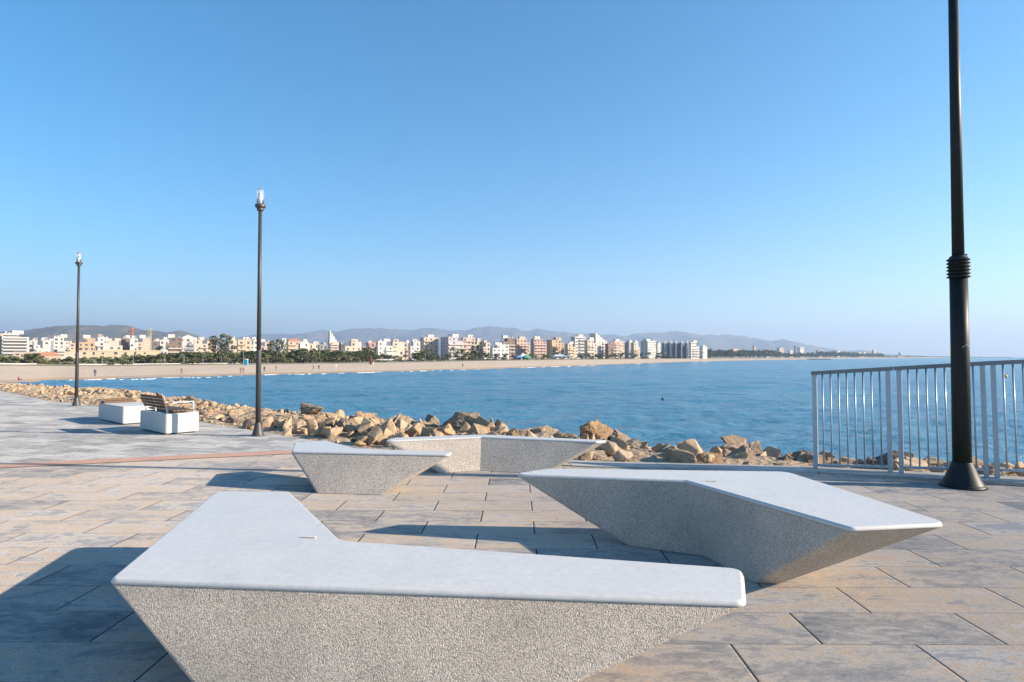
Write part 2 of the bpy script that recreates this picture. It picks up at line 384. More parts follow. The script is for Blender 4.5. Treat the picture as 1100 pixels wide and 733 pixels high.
def bench(label, top, base, h, rt, mat, rim=0.022):
    cx = sum(p[0] for p in base) / len(base); cy = sum(p[1] for p in base) / len(base); org = Vector((cx, cy))
    root = empty('concrete_bench', (cx, cy, 0)); tag(root, label, 'bench', 'angular concrete benches on the promenade')
    rt = [max(r, 0.055) if r > 0.012 else r for r in rt]; T = [p - org for p in fillet(top, rt)]; B = [p - org for p in fillet(base, [min(r, 0.06) for r in rt])]
    n = len(T)
    bm = bmesh.new()
    loops = []
    for off, z in ((0.018, h), (0.0135, h - 0.001), (0.0095, h - 0.0035), (0.0065, h - 0.007), (0.004, h - 0.012), (0.0, h - rim), (0.004, h - rim - 0.003)):
        loops.append([bm.verts.new((p.x, p.y, z)) for p in inset(T, off)])
    f = bm.faces.new(loops[0])
    for A, Bq in zip(loops, loops[1:]):
        for i in range(n): bm.faces.new((A[i], Bq[i], Bq[(i + 1) % n], A[(i + 1) % n]))
    bmesh.ops.recalc_face_normals(bm, faces=bm.faces[:])
    if f.normal.z < 0: bmesh.ops.reverse_faces(bm, faces=bm.faces[:])
    bmesh.ops.triangulate(bm, faces=[f])
    st = mesh_obj('seat_top', bm, M['polished'], root, True); [setattr(p_, 'use_smooth', -0.1 < p_.normal.z < 0.9999) for p_ in st.data.polygons]
    bm = bmesh.new()
    P = inset(T, 0.003); loops = []
    rows = 6; z1 = h - rim - 0.004
    for k in range(rows + 1):
        u = k / rows; loops.append([bm.verts.new((p.x * (1 - u) + q.x * u, p.y * (1 - u) + q.y * u, z1 * (1 - u) + 0.004 * u)) for p, q in zip(P, B)])
    for A, Bq in zip(loops, loops[1:]):
        for i in range(n): bm.faces.new((A[i], Bq[i], Bq[(i + 1) % n], A[(i + 1) % n]))
    ft = bm.faces.new(loops[0]); fb = bm.faces.new(loops[-1])
    bmesh.ops.recalc_face_normals(bm, faces=bm.faces[:])
    bmesh.ops.triangulate(bm, faces=[ft, fb])
    ob = mesh_obj('pedestal', bm, mat, root, smooth=True)
    ob.data.set_sharp_from_angle(angle=R(24))
    # dark shadow-gap foot
    bm = bmesh.new(); Q = inset(B, 0.03)
    lo = [bm.verts.new((p.x, p.y, 0.0)) for p in Q]; hi = [bm.verts.new((p.x, p.y, 0.02)) for p in Q]
    for i in range(n): bm.faces.new((lo[i], lo[(i + 1) % n], hi[(i + 1) % n], hi[i]))
    return root
bench('largest bench, nearest the viewer, V shaped with rough aggregate front and smooth pale top',
      [(-1.87, 2.83), (-2.27, 4.67), (-1.70, 4.66), (-0.96, 3.43), (1.13, 2.98), (0.985, 2.57)],
      [(-1.20, 2.53), (-1.75, 4.05), (-1.34, 3.98), (-0.93, 3.38), (0.02, 2.98), (-0.24, 2.38)], 0.47,
      [0.05, 0.09, 0.06, 0.12, 0.07, 0.05], M['aggregate'])
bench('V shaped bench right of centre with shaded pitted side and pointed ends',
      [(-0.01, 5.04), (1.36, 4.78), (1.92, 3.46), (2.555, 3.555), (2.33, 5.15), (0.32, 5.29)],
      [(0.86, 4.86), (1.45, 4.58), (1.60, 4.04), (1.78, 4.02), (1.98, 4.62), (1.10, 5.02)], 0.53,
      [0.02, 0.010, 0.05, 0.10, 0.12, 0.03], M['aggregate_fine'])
bench('small bench left of centre with sunlit tapered front, farther bench just behind it',
      [(-2.52, 6.93), (-2.74, 7.66), (-2.40, 7.84), (-1.83, 7.15), (-0.68, 6.92), (-0.69, 6.72)],
      [(-2.14, 6.67), (-2.36, 7.25), (-2.15, 7.35), (-1.76, 7.05), (-1.30, 6.92), (-1.42, 6.60)], 0.42,
      [0.03, 0.06, 0.04, 0.06, 0.05, 0.04], M['aggregate_far'])
bench('farthest bench at the rock edge, one wing sunlit and the other in shade',
      [(-1.66, 7.86), (-0.42, 8.25), (1.09, 7.80), (1.27, 7.92), (-0.40, 8.52), (-1.58, 8.18)],
      [(-0.95, 7.80), (-0.42, 7.99), (0.42, 7.76), (0.52, 7.98), (-0.40, 8.30), (-0.95, 8.05)], 0.41,
      [0.02, 0.010, 0.03, 0.04, 0.05, 0.03], M['aggregate_far'])

def cast_mark(px, py, z, label):  # casting mark near the bench's inner corner, built as a small raised stick
    p = on_z(px, py, z); bm = bmesh.new()
    tube(bm, (-0.035, 0.004, 0.006), (0.03, -0.004, 0.005), 0.0055, 0.0045, 7)
    tube(bm, (0.028, -0.004, 0.005), (0.045, -0.006, 0.0055), 0.0052, 0.005, 7)
    o = mesh_obj('bench_cast_mark', bm, simple('cast_mark_pale', (.72, .66, .56), .8)); o.location = (p.x, p.y, z); tag(o, label, 'casting mark')
cast_mark(331, 578, 0.470, 'small pale casting mark on the top of the nearest bench')
cast_mark(763, 517.5, 0.530, 'tiny grey casting mark on the bench right of centre')

# ------------------------------------------------------------------ lamps
def lamp(px, py, r, label, height, mat, collar=False):
    p = on_z(px, py, 0)
    root = empty('street_lamp', p); tag(root, label, 'lamp post', 'lamp posts on the promenade')
    k = r / 0.058
    bm = bmesh.new()
    prof = [(0.150 * k, 0.0), (0.150 * k, 0.012)]
    for i in range(12):
        u = i / 11; rr = (0.142 - 0.075 * (u ** 0.8)) * k
        prof += [(rr, 0.014 + u * 0.235 * (0.8 + 0.2 * k)), (rr - 0.0035 * k, 0.014 + u * 0.235 * (0.8 + 0.2 * k) + 0.012)]
    lathe(bm, prof, 32); ob = mesh_obj('base', bm, mat, root, True); ob.data.set_sharp_from_angle(angle=R(18))
    zc = 2.42 if collar else 1.60
    bm = bmesh.new(); lathe(bm, [(0.060 * k, 0.2), (0.058 * k, 1.55), (0.057 * k, zc)], 28); mesh_obj('lower_pole', bm, mat, root, True)
    ru = 0.040 * k if collar else 0.050 * k; rt = 0.030 * k if collar else 0.040 * k
    bm = bmesh.new(); lathe(bm, [(ru, zc - 0.02), (rt, height - 0.40)], 24); mesh_obj('upper_pole', bm, mat, root, True)
    bm = bmesh.new()
    if collar:
        prof = []
        for i in range(6):
            z = zc - 0.005 + i * 0.040; prof += [(0.066 * k, z), (0.074 * k, z + 0.006), (0.074 * k, z + 0.014), (0.066 * k, z + 0.02), (0.060 * k, z + 0.030)]
        prof += [(0.050 * k, zc + 0.25)]
        lathe(bm, prof, 28)
        tube(bm, (0.045 * k, -0.03, zc + 0.23), (0.045 * k, -0.03, zc + 0.27), 0.012, n=8)
    else: lathe(bm, [(0.061 * k, zc - 0.03), (0.061 * k, zc + 0.0), (0.052 * k, zc + 0.02)], 20)
    mesh_obj('collar', bm, mat, root)
    if collar:
        bm = bmesh.new(); tube(bm, (-0.045, -0.0945, 1.60), (0.0, -0.1045, 1.64), 0.004, n=6); tube(bm, (0.0, -0.1045, 1.64), (0.045, -0.0945, 1.60), 0.004, n=6)
        mesh_obj('hatch', bm, M['galv'], root)
    z = height - 0.40
    bm = bmesh.new(); lathe(bm, [(0.055, z), (0.062, z + 0.015), (0.062, z + 0.05), (0.078, z + 0.055), (0.096, z + 0.07), (0.096, z + 0.115), (0.078, z + 0.12)], 24)
    mesh_obj('lamp_holder', bm, mat, root)
    bm = bmesh.new(); zz = z + 0.12
    lathe(bm, [(0.066, zz), (0.069, zz + 0.2), (0.064, zz + 0.26), (0.05, zz + 0.30), (0.02, zz + 0.315), (0.002, zz + 0.317)], 24)
    g = mesh_obj('glass', bm, M['glass'], root, True)
    bm = bmesh.new(); lathe(bm, [(0.02, zz), (0.02, zz + 0.07), (0.034, zz + 0.12), (0.034, zz + 0.19), (0.012, zz + 0.23)], 14)
    mesh_obj('bulb', bm, simple('frosted_bulb', (.75, .75, .74), .5), root, True)
    return root
lamp(1034, 523, 0.091, 'tall thick black lamp post with ribbed collar beside the railing, top out of frame', 6.9, M['pole'], True)
lamp(277, 468.5, 0.047, 'slim dark lamp post with glass cylinder head nearest the two white blocks', 4.68, M['pole_far'])
lamp(82, 436, 0.047, 'slim dark lamp post with glass cylinder head, farthest away at the left', 4.68, M['pole_far'])

# ------------------------------------------------------------------ railing
B0, B1 = Vector((4.04, 8.06)), Vector((6.12, 7.20)); bd = (B1 - B0).normalized(); ang = math.atan2(bd.y, bd.x); bl = (B1 - B0).length
def s_for_px(px):
    lo, hi = -0.5, 6.0
    for _ in range(60):
        mid = (lo + hi) / 2; p = B0 + bd * mid
        if CX + F * p.x / p.y < px: lo = mid
        else: hi = mid
    return lo
def base_z(s): return 0.03 + 0.085 * min(s, 2.6) / bl
def top_z(s): return 1.295 + 0.165 * min(s, 2.7) / bl
cuts = [(s_for_px(875), s_for_px(954.5)), (s_for_px(966.5), s_for_px(1057))]
L = cuts[1][1] - cuts[1][0]; g = s_for_px(1068.5) - cuts[1][1]
cuts.append((cuts[1][1] + g, cuts[1][1] + g + L)); cuts.append((cuts[2][1] + g, cuts[2][1] + g + L))
words = ['railing panel ending at a free post at the far left of the railing', 'railing panel behind the black lamp post', 'railing panel cut by the right edge of the picture', 'railing panel beyond the right edge']
LEAN = 0.075
for (s0, s1), lab in list(zip(cuts, words))[:3]:
    root = empty('railing_panel', (B0.x + bd.x * s0, B0.y + bd.y * s0, base_z(s0)), ang)
    tag(root, lab, 'railing', 'grey steel railing panels along the sea edge')
    W = s1 - s0; zb = lambda s: base_z(s) - base_z(s0); zt = lambda s: top_z(s) - base_z(s0)
    for s in (s0, s1):
        bm = bmesh.new(); x = s - s0
        vs = box(bm, -0.026, -0.026, zb(s) - 0.06, 0.026, 0.026, zt(s) - 0.03, Matrix.Rotation(R(52) - ang, 4, 'Z'))
        for v in vs: v.co.x += x
        for v in vs[4:]: v.co.y += LEAN
        mesh_obj('post', bm, M['galv'], root)
    ext = 0.06 if s0 > 0.1 else 0.04
    bm = bmesh.new(); x0, x1 = -ext if s0 < 0.1 else -g / 2, W + g / 2
    vs = box(bm, x0, LEAN - 0.035, 0, x1, LEAN + 0.035, 0.05)
    for v in vs:
        s = s0 + v.co.x; v.co.z += zt(s) - 0.04
    mesh_obj('top_rail', bm, M['galv_shade'], root)
    bm = bmesh.new(); vs = box(bm, 0.028, -0.015, 0, W - 0.028, 0.015, 0.03)
    for v in vs: v.co.z += zb(s0 + v.co.x) + 0.02
    mesh_obj('bottom_rail', bm, M['galv'], root)
    for k in range(8):
        x = W * (k + 1) / 9; s = s0 + x
        bm = bmesh.new(); tube(bm, (x, 0, zb(s) + 0.04), (x, LEAN, zt(s) - 0.035), 0.0105, n=10)
        mesh_obj('baluster', bm, M['galv'], root, True)

# ------------------------------------------------------------------ white block benches
def block_bench(corner, d_long, Ln, Wd, label, back):
    ang = math.atan2(d_long[1], d_long[0])
    root = empty('block_bench', (corner[0], corner[1], 0), ang); tag(root, label, 'bench', 'white block benches near the lamp posts')
    # local x along the block away from viewer-left, local -y = to the sunny side
    bm = bmesh.new(); vs = box(bm, 0, -Wd, 0.03, Ln, 0, 0.40)
    bmesh.ops.bevel(bm, geom=bm.edges[:], offset=0.012, segments=2, affect='EDGES')
    mesh_obj('block', bm, M['white'], root)
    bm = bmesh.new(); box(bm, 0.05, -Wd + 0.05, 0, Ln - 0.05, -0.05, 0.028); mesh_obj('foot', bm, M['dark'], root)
    if back:
        seat = mesh_obj('seat', (lambda b: (([box(b, 0.08, -Wd + 0.06 + i * 0.085, 0.43, Ln - 0.06, -Wd + 0.13 + i * 0.085, 0.46) for i in range(5)]), b)[1])(bmesh.new()), M['wood'], root)
        bm = bmesh.new()
        for i in range(4):
            z = 0.50 + i * 0.062
            vs = box(bm, 0.08, -0.06, z, Ln - 0.12, -0.03, z + 0.052)
            for v in vs: v.co.y += (v.co.z - 0.5) * 0.35
        bk = mesh_obj('backrest', bm, M['wood'], root)
        for x in (0.10, Ln * 0.5, Ln - 0.16):
            bm = bmesh.new(); vs = box(bm, x, -0.085, 0.39, x + 0.04, -0.062, 0.75)
            for v in vs: v.co.y += max(0, v.co.z - 0.5) * 0.35
            mesh_obj('support', bm, M['galv'], root)
        bm = bmesh.new()
        for x in (0.10, ):
            box(bm, x, -Wd + 0.05, 0.40, x + 0.03, -Wd + 0.08, 0.60); box(bm, x, -Wd + 0.05, 0.60, x + 0.03, -0.10, 0.625)
        mesh_obj('armrest', bm, M['galv'], root)
    else:
        bm = bmesh.new(); box(bm, Ln - 0.32, -Wd + 0.05, 0.402, Ln - 0.04, -0.03, 0.45); box(bm, Ln - 0.06, -Wd + 0.05, 0.45, Ln - 0.03, -0.03, 0.50)
        mesh_obj('seat_slats', bm, M['wood'], root)
        bm = bmesh.new(); box(bm, 0.10, -Wd - 0.004, 0.05, 0.16, -Wd + 0.01, 0.36); mesh_obj('groove', bm, M['dark'], root)
dl = Vector((-0.76, 0.65)).normalized()
block_bench((-6.59, 11.56), dl, 1.37, 0.60, 'white block bench with slatted wooden backrest, nearer the slim lamp posts', True)
block_bench((-8.50, 13.26), dl, 1.70, 0.75, 'white block bench without backrest, behind the one with a backrest', False)

# ------------------------------------------------------------------ rock bank and boulders
def edge_pt(s):
    for (a, b) in zip(EDGE[1:], EDGE[2:]):
        a, b = Vector(a), Vector(b); d = (b - a).length
        if s <= d: dd = (b - a) / d; return a + dd * s, Vector((dd.y, -dd.x))
        s -= d
    a, b = Vector(EDGE[-2]), Vector(EDGE[-1]); dd = (b - a).normalized(); return b, Vector((dd.y, -dd.x))
S_TOT = sum((Vector(b) - Vector(a)).length for a, b in zip(EDGE[1:], EDGE[2:]))
def px_of(p): return CX + F * p.x / max(p.y, 0.5)
CREST = [(0, 409), (60, 411), (125, 413), (190, 419), (235, 427), (280, 433), (320, 436), (352, 437), (380, 441), (430, 445), (480, 447), (500, 445), (540, 452), (590, 456), (640, 457), (665, 463), (690, 464), (740, 465), (765, 469), (790, 473), (830, 475), (870, 483), (905, 485), (960, 486), (1010, 490), (1040, 494), (1075, 503), (1200, 520)]
def crest_z(p, Y):
    x = px_of(Vector((p.x, Y))) if Y > 1 else 1100
    return H + (YH - interp(CREST, max(0, min(1150, x)))) * Y / F
def bank_z(s, w_):
    p, n = edge_pt(s); q = p + n * 3.0
    zc = max(-0.6, min(0.45, crest_z(q, q.y))) - interp([(300, 0.24), (560, 0.30), (700, 0.42), (1100, 0.38)], max(0, min(1100, px_of(q))))
    return interp([(0, -0.06), (0.3, -0.02 + 0.05 * zc), (1.2, 0.35 * zc + 0.02), (3.0, zc), (4.0, zc - 0.5), (6.5, -2.0), (11, -4.8)], w_)
smooth_n = {}
def nrm(s):
    a, _ = edge_pt(max(0, s - 1.5)); b, _ = edge_pt(min(S_TOT, s + 1.5)); d = (b - a).normalized(); return Vector((d.y, -d.x))
bm = bmesh.new(); NS = 330; ws = [-0.02, 0.15, 0.35, 0.6, 0.9, 1.2, 1.5, 1.8, 2.1, 2.4, 2.7, 3.0, 3.3, 3.6, 4.0, 4.6, 5.4, 6.5, 8.5, 11]
grid = []
for i in range(NS + 1):
    s = S_TOT * i / NS; p, _ = edge_pt(s); n = nrm(s); rowv = []
    for w_ in ws:
        q = p + n * w_; z = bank_z(s, w_)
        if w_ > 0.1: z += 0.16 * min(1, w_) * noise.fractal(Vector((q.x * 0.9, q.y * 0.9, 3.3)), 0.7, 2.1, 5)
        rowv.append(bm.verts.new((q.x, q.y, z)))
    grid.append(rowv)
for A, Bq in zip(grid, grid[1:]):
    for i in range(len(ws) - 1): bm.faces.new((A[i], Bq[i], Bq[i + 1], A[i + 1]))
bmesh.ops.recalc_face_normals(bm, faces=bm.faces[:])
o = mesh_obj('rubble_bank', bm, M['rubble'], smooth=False); tag(o, kind='structure')

def boulder_mesh(seed):
    rnd = random.Random(seed)
    bm = bmesh.new()
    npt = rnd.randint(9, 15)
    for i in range(npt):
        v = Vector((rnd.gauss(0, 1), rnd.gauss(0, 1), rnd.gauss(0, 1))).normalized() * rnd.uniform(0.85, 1.15)
        bm.verts.new(v)
    r_ = bmesh.ops.convex_hull(bm, input=bm.verts[:])
    junk = list({g for g in r_['geom_interior'] + r_['geom_unused'] if isinstance(g, bmesh.types.BMVert)})
    if junk: bmesh.ops.delete(bm, geom=junk, context='VERTS')
    bmesh.ops.dissolve_limit(bm, angle_limit=R(16), verts=bm.verts[:], edges=bm.edges[:])
    bmesh.ops.bevel(bm, geom=bm.edges[:], offset=rnd.uniform(0.035, 0.075), segments=2, profile=0.6, affect='EDGES', clamp_overlap=True)
    bmesh.ops.triangulate(bm, faces=bm.faces[:])
    for it in range(5):
        long = [e for e in bm.edges if e.calc_length() > 0.13]
        if not long: break
        bmesh.ops.subdivide_edges(bm, edges=long, cuts=1); bmesh.ops.triangulate(bm, faces=bm.faces[:])
    sx, sy, sz = rnd.uniform(0.95, 1.5), rnd.uniform(0.75, 1.1), rnd.uniform(0.45, 0.75)
    o1 = Vector((seed * 3.7, seed * 1.3, 0))
    bm.normal_update()
    for v in bm.verts:
        q = v.co * 1.0
        k = 0.10 * noise.fractal(q * 1.6 + o1, 0.8, 2.1, 4) + 0.05 * noise.fractal(q * 5 + o1, 0.7, 2.1, 4)
        cr = noise.noise(q * 2.2 + o1 * 2)
        if abs(cr) < 0.06: k -= 0.07 * (1 - abs(cr) / 0.06)
        v.co = v.co + v.co.normalized() * k
    for v in bm.verts: v.co = Vector((v.co.x * sx, v.co.y * sy, v.co.z * sz))
    me = bpy.data.meshes.new('boulder'); bm.normal_update(); bm.to_mesh(me); bm.free(); me.materials.append(M['rock'])
    for p in me.polygons: p.use_smooth = True
    me.set_sharp_from_angle(angle=R(22))
    return me
BM = [boulder_mesh(i + 1) for i in range(16)]
nb = 0
def put_boulder(x, y, z, r, lab='tan boulder among the armour rocks between promenade and sea', grp='boulders of the breakwater', k=None, rot=None):
    global nb
    o = bpy.data.objects.new('boulder', BM[nb % 16 if k is None else k]); C.objects.link(o)
    o.location = (x, y, z); o.scale = (r * random.uniform(0.85, 1.15), r * random.uniform(0.85, 1.15), r * random.uniform(0.85, 1.1))
    o.rotation_euler = rot or (random.uniform(-0.5, 0.5), random.uniform(-0.5, 0.5), random.uniform(0, 6.28))
    tag(o, lab, 'boulder', grp); nb += 1
    return o
# boulders along the crest and the inner slope, larger near the middle of the picture
s = 0.5
while s < S_TOT - 16 and nb < 262:
    p, _ = edge_pt(s); n = nrm(s); x = px_of(p)
    big = interp([(0, 0.14), (150, 0.17), (240, 0.24), (280, 0.31), (420, 0.36), (600, 0.33), (900, 0.32), (1100, 0.30)], max(0, min(1100, x)))
    for w_ in (0.6, 1.35, 2.1, 2.9, 4.3):
        if w_ > 4 and random.random() < 0.5: continue
        if w_ < 1 and random.random() < (0.6 if x < 400 else 0.08): continue
        ww = w_ + random.uniform(-0.25, 0.35); r = big * random.uniform(0.65, 1.25) * (0.75 if w_ < 1 else 1.0)
        q = p + n * ww + Vector((random.uniform(-.3, .3), random.uniform(-.3, .3)))
        if ww - r * 1.15 < 0.04: r = max(0.14, (ww - 0.04) / 1.2)
        put_boulder(q.x, q.y, bank_z(s, ww) + r * (random.uniform(-0.1, 0.28) if x > 260 else random.uniform(-0.35, 0.05)), r)
    s += big * random.uniform(1.55, 2.0)
# smaller rocks filling the gaps: past counting, one object
bm = bmesh.new(); rnd = random.Random(21); smalls = []
for sd in range(6):
    b2 = bmesh.new(); r2 = random.Random(90 + sd)
    for i in range(11): b2.verts.new(Vector((r2.gauss(0, 1), r2.gauss(0, 1), r2.gauss(0, 1))).normalized() * r2.uniform(0.8, 1.15))
    rr_ = bmesh.ops.convex_hull(b2, input=b2.verts[:]); jk = list({g_ for g_ in rr_['geom_interior'] + rr_['geom_unused'] if isinstance(g_, bmesh.types.BMVert)})
    if jk: bmesh.ops.delete(b2, geom=jk, context='VERTS')
    bmesh.ops.bevel(b2, geom=b2.edges[:], offset=0.06, segments=1, affect='EDGES')
    b2.verts.index_update(); smalls.append(([v.co.copy() for v in b2.verts], [[v.index for v in f.verts] for f in b2.faces])); b2.free()
for i in range(2600):
    s = S_TOT * rnd.random() ** 1.25 * 0.8; p, _ = edge_pt(s); n = nrm(s); ww = 0.12 + 3.6 * rnd.random() ** 0.8; q = p + n * ww
    r = min(rnd.choice((0.05, 0.07, 0.09, 0.12, 0.16, 0.21)), 0.04 + ww * 0.3) * (0.75 if px_of(p) < 250 else 1.0); Mr = Matrix.Rotation(rnd.uniform(0, 6.28), 3, Vector((rnd.gauss(0, 1), rnd.gauss(0, 1), rnd.gauss(0, 1))).normalized())
    cs, fs = smalls[i % 6]; z = bank_z(s, ww) + r * (rnd.uniform(0.0, 0.6) if px_of(p) > 250 else rnd.uniform(-0.4, 0.25))
    vv = [bm.verts.new(Vector((q.x, q.y, z)) + Mr @ Vector((c_.x * r * 1.25, c_.y * r, c_.z * r * 0.8))) for c_ in cs]
    for f_ in fs: bm.faces.new([vv[k] for k in f_])
tag(mesh_obj('small_rocks', bm, M['small_rock']), 'small broken rocks between the boulders', 'rocks', kind='stuff')
# boulders one can tell apart
def named(px, py, Y, r, label, k):
    p = at_d(px, py, Y); put_boulder(p.x, p.y, p.z, r, label, None, k, (0.2, 0.1, k * 1.1))
named(337, 438, 15.0, 0.34, 'tall upright boulder sticking up above the crest right of the middle lamp post', 3)
named(498, 456, 12.5, 0.46, 'grey-brown craggy boulder with a dark hollow behind the farthest bench', 5)
named(640, 466, 11.4, 0.34, 'rounded orange-tan boulder just behind the tip of the farthest bench', 9)
named(790, 479, 10.8, 0.34, 'dark pointed rock between tan boulders left of the railing', 12)
# stones at the foot
for k in range(22):
    s = random.uniform(3, 30); p, _ = edge_pt(s); n = nrm(s); q = p + n * random.uniform(0.15, 0.7); r = random.uniform(0.04, 0.10)
    put_boulder(q.x, q.y, bank_z(s, 0.4) + r * 0.5, r, 'fist sized tan stone in the gravel beside the promenade edge', 'loose stones at the promenade edge')

# ------------------------------------------------------------------ sea, beach, land
import numpy as np
def sea_mesh():
    ds = [16.0]
    while ds[-1] < 260: ds.append(ds[-1] * 1.0125)
    while ds[-1] < 20000: ds.append(ds[-1] * 1.06)
    ds = np.array(ds)
    px = np.concatenate([np.arange(-5200, -80, 160.0), np.arange(-80, 1180, 1.4), np.arange(1180, 6300, 160.0)])
    D, P = np.meshgrid(ds, px, indexing='ij'); X = (P - CX) / F * D; Y = D.copy(); Z = np.full_like(X, SEA)
    rng = np.random.default_rng(3)
    for i in range(44):
        lam = 0.7 * (10.0 / 0.7) ** rng.random(); a = math.pi / 2 + 0.35 + rng.normal() * 0.5; k = 2 * math.pi / lam
        fade = np.exp(-(D / (lam * 65)) ** 2) if lam > 1.5 else np.exp(-(D / 95) ** 2)
        gust = 0.65 + 0.5 * np.sin(X * 0.021 * (1 + i % 3) + i) * np.sin(Y * 0.05 + i * 2)
        Z += 0.0062 * lam * np.sin(k * (X * math.cos(a) + Y * math.sin(a)) + rng.random() * 6.28) * fade * gust
    nr, nc = X.shape
    co_ = np.stack([X, Y, Z], -1).reshape(-1, 3)
    idx = np.arange(nr * nc).reshape(nr, nc)
    f = np.stack([idx[:-1, :-1], idx[:-1, 1:], idx[1:, 1:], idx[1:, :-1]], -1).reshape(-1, 4)
    me = bpy.data.meshes.new('sea'); me.vertices.add(len(co_)); me.vertices.foreach_set('co', co_.astype(np.float32).ravel())
    me.loops.add(f.size); me.loops.foreach_set('vertex_index', f.astype(np.int32).ravel())
    me.polygons.add(len(f)); me.polygons.foreach_set('loop_start', np.arange(0, f.size, 4, dtype=np.int32)); me.polygons.foreach_set('loop_total', np.full(len(f), 4, dtype=np.int32))
    me.update(calc_edges=True); me.validate(); me.materials.append(M['sea'])
    me.polygons.foreach_set('use_smooth', np.ones(len(f), dtype=bool))
    o = bpy.data.objects.new('sea', me); C.objects.link(o); tag(o, kind='structure')
sea_mesh()
WATER = [(-700, 417), (-300, 416), (0, 412), (30, 410.3), (60, 408.6), (100, 407.3), (200, 404.8), (300, 402.4), (400, 400), (500, 397.2), (600, 393.8), (700, 390.2), (760, 388.3), (850, 386.6), (920, 385.6), (985, 384.9), (1012, 384.6)]
BACK = [(-700, 397), (-300, 394), (0, 393), (100, 393.6), (200, 392.6), (300, 391.6), (400, 390.2), (500, 388.4), (600, 386.9), (700, 385.9), (760, 385.5), (850, 384.9), (920, 384.4), (985, 384.0), (1012, 383.9)]
def d_water(x): return (H - SEA) * F / (interp(WATER, x) - YH)
def d_back(x):
    y = interp(BACK, x); return d_water(x) * 1.22 + 28
def z_back(x): return H - (interp(BACK, x) - YH) * d_back(x) / F
xs = list(range(-700, 0, 50)) + list(range(0, 1000, 12)) + [1000, 1006, 1012]
def ring(x, d, z): return Vector(((x - CX) / F * d, d, z))
def strip(name, fn_in, fn_out, mat, n_mid=1, rough=0.0, xs_=xs):
    bm = bmesh.new(); G = []
    for x in xs_:
        a, b = fn_in(x), fn_out(x)
        G.append([bm.verts.new(a.lerp(b, k / n_mid) + Vector((0, 0, rough * noise.noise(a.lerp(b, k / n_mid) * 0.11) if 0 < k < n_mid else 0))) for k in range(n_mid + 1)])
    for A, Bq in zip(G, G[1:]):
        for i in range(n_mid): bm.faces.new((A[i], Bq[i], Bq[i + 1], A[i + 1]))
    bmesh.ops.recalc_face_normals(bm, faces=bm.faces[:])
    o = mesh_obj(name, bm, mat, smooth=True); tag(o, kind='structure'); return o
def wob(x, k): return 1 + 0.006 * math.sin(x * 0.11 + k) + 0.004 * math.sin(x * 0.047)
P0 = lambda x: ring(x, d_water(x) * 0.985 * wob(x, 0), SEA - 0.25)
P1 = lambda x: ring(x, d_water(x) * 1.03 * wob(x, 1), SEA + 0.45)
P2 = lambda x: ring(x, d_back(x), z_back(x))
P3 = lambda x: ring(x, d_back(x) * 1.10 + 6, z_back(x) + 0.35)
P4 = lambda x: ring(x, 9000 if x < 760 else 5200, 4.0 if x < 760 else 0)
strip('wet_sand', P0, P1, M['wet_sand'], 3)
strip('beach', P1, P2, M['sand'], 10, 0.25)
strip('dunes', P2, P3, M['dune'], 4, 0.3)
strip('inland_plain', P3, P4, M['inland'], 3)
# low dark mole of the far shore at the right edge
bm = bmesh.new()
for i in range(46):
    x = 1042 + i * 1.0; p = at_d(x, 383.2, 3600)
    hgt = 3.0 + 2.5 * abs(noise.noise(Vector((i * 0.37, 0, 0)))) - max(0, i - 36) * 0.25
    box(bm, p.x - 4, p.y - 8, SEA - 1, p.x + 4, p.y + 8, SEA + hgt)
o = mesh_obj('mole', bm, M['hill']); tag(o, 'low dark far breakwater on the sea horizon at the right', 'breakwater')
bm = bmesh.new()
for i in range(20):
    p = on_z(869 + i * 1.15, 386.4, SEA); r = 1.3 + 0.6 * noise.noise(Vector((i * .7, 1, 1)))
    box(bm, p.x - r * 1.4, p.y - 3, SEA - 1, p.x + r * 1.4, p.y + 3, SEA + r * 0.9)
o = mesh_obj('reef', bm, M['hill']); tag(o, 'low dark rock reef just off the far beach', 'reef')

# surf
def surf(x0, x1, off, w0):
    bm = bmesh.new(); A = []; n = int((x1 - x0) / 1.5)
    for i in range(n + 1):
        x = x0 + (x1 - x0) * i / n; u = i / n
        d = d_water(x) * (0.985 - off) * wob(x, 0) + 0.5 * noise.noise(Vector((x * 0.3, off * 50, 0)))
        ww = w0 * (4 * u * (1 - u)) ** 0.5 * 0.6 * max(0.0, 1.3 * noise.noise(Vector((x * 0.12, off * 90, 5))) + 0.12 + 0.25 * noise.noise(Vector((x * 0.9, off * 90, 9))))
        A.append([bm.verts.new(ring(x, d - ww, SEA + 0.02)), bm.verts.new(ring(x, d, SEA + 0.16)), bm.verts.new(ring(x, d + ww, SEA + 0.03))])
    for P, Q in zip(A, A[1:]):
        if (P[2].co - P[0].co).length < 0.04 or (Q[2].co - Q[0].co).length < 0.04: continue
        bm.faces.new((P[0], Q[0], Q[1], P[1])); bm.faces.new((P[1], Q[1], Q[2], P[2]))
    return bm
bm = bmesh.new()
for x0, x1, off, w0 in ((60, 150, 0.02, 0.5), (165, 205, 0.035, 1.2), (190, 240, 0.055, 0.9), (230, 262, 0.03, 0.8), (120, 170, 0.06, 0.5), (280, 345, 0.01, 0.5), (320, 352, 0.03, 0.7), (355, 420, 0.012, 0.5), (395, 412, 0.03, 1.0), (430, 520, 0.012, 0.5), (560, 640, 0.01, 0.6), (596, 614, 0.03, 1.2), (672, 690, 0.02, 1.4), (735, 765, 0.01, 1.2)):
    b2 = surf(x0, x1, off, w0); me = bpy.data.meshes.new('tmp'); b2.to_mesh(me); b2.free(); bm.from_mesh(me); bpy.data.meshes.remove(me)
bmesh.ops.recalc_face_normals(bm, faces=bm.faces[:])
tag(mesh_obj('surf', bm, M['foam']), kind='stuff')

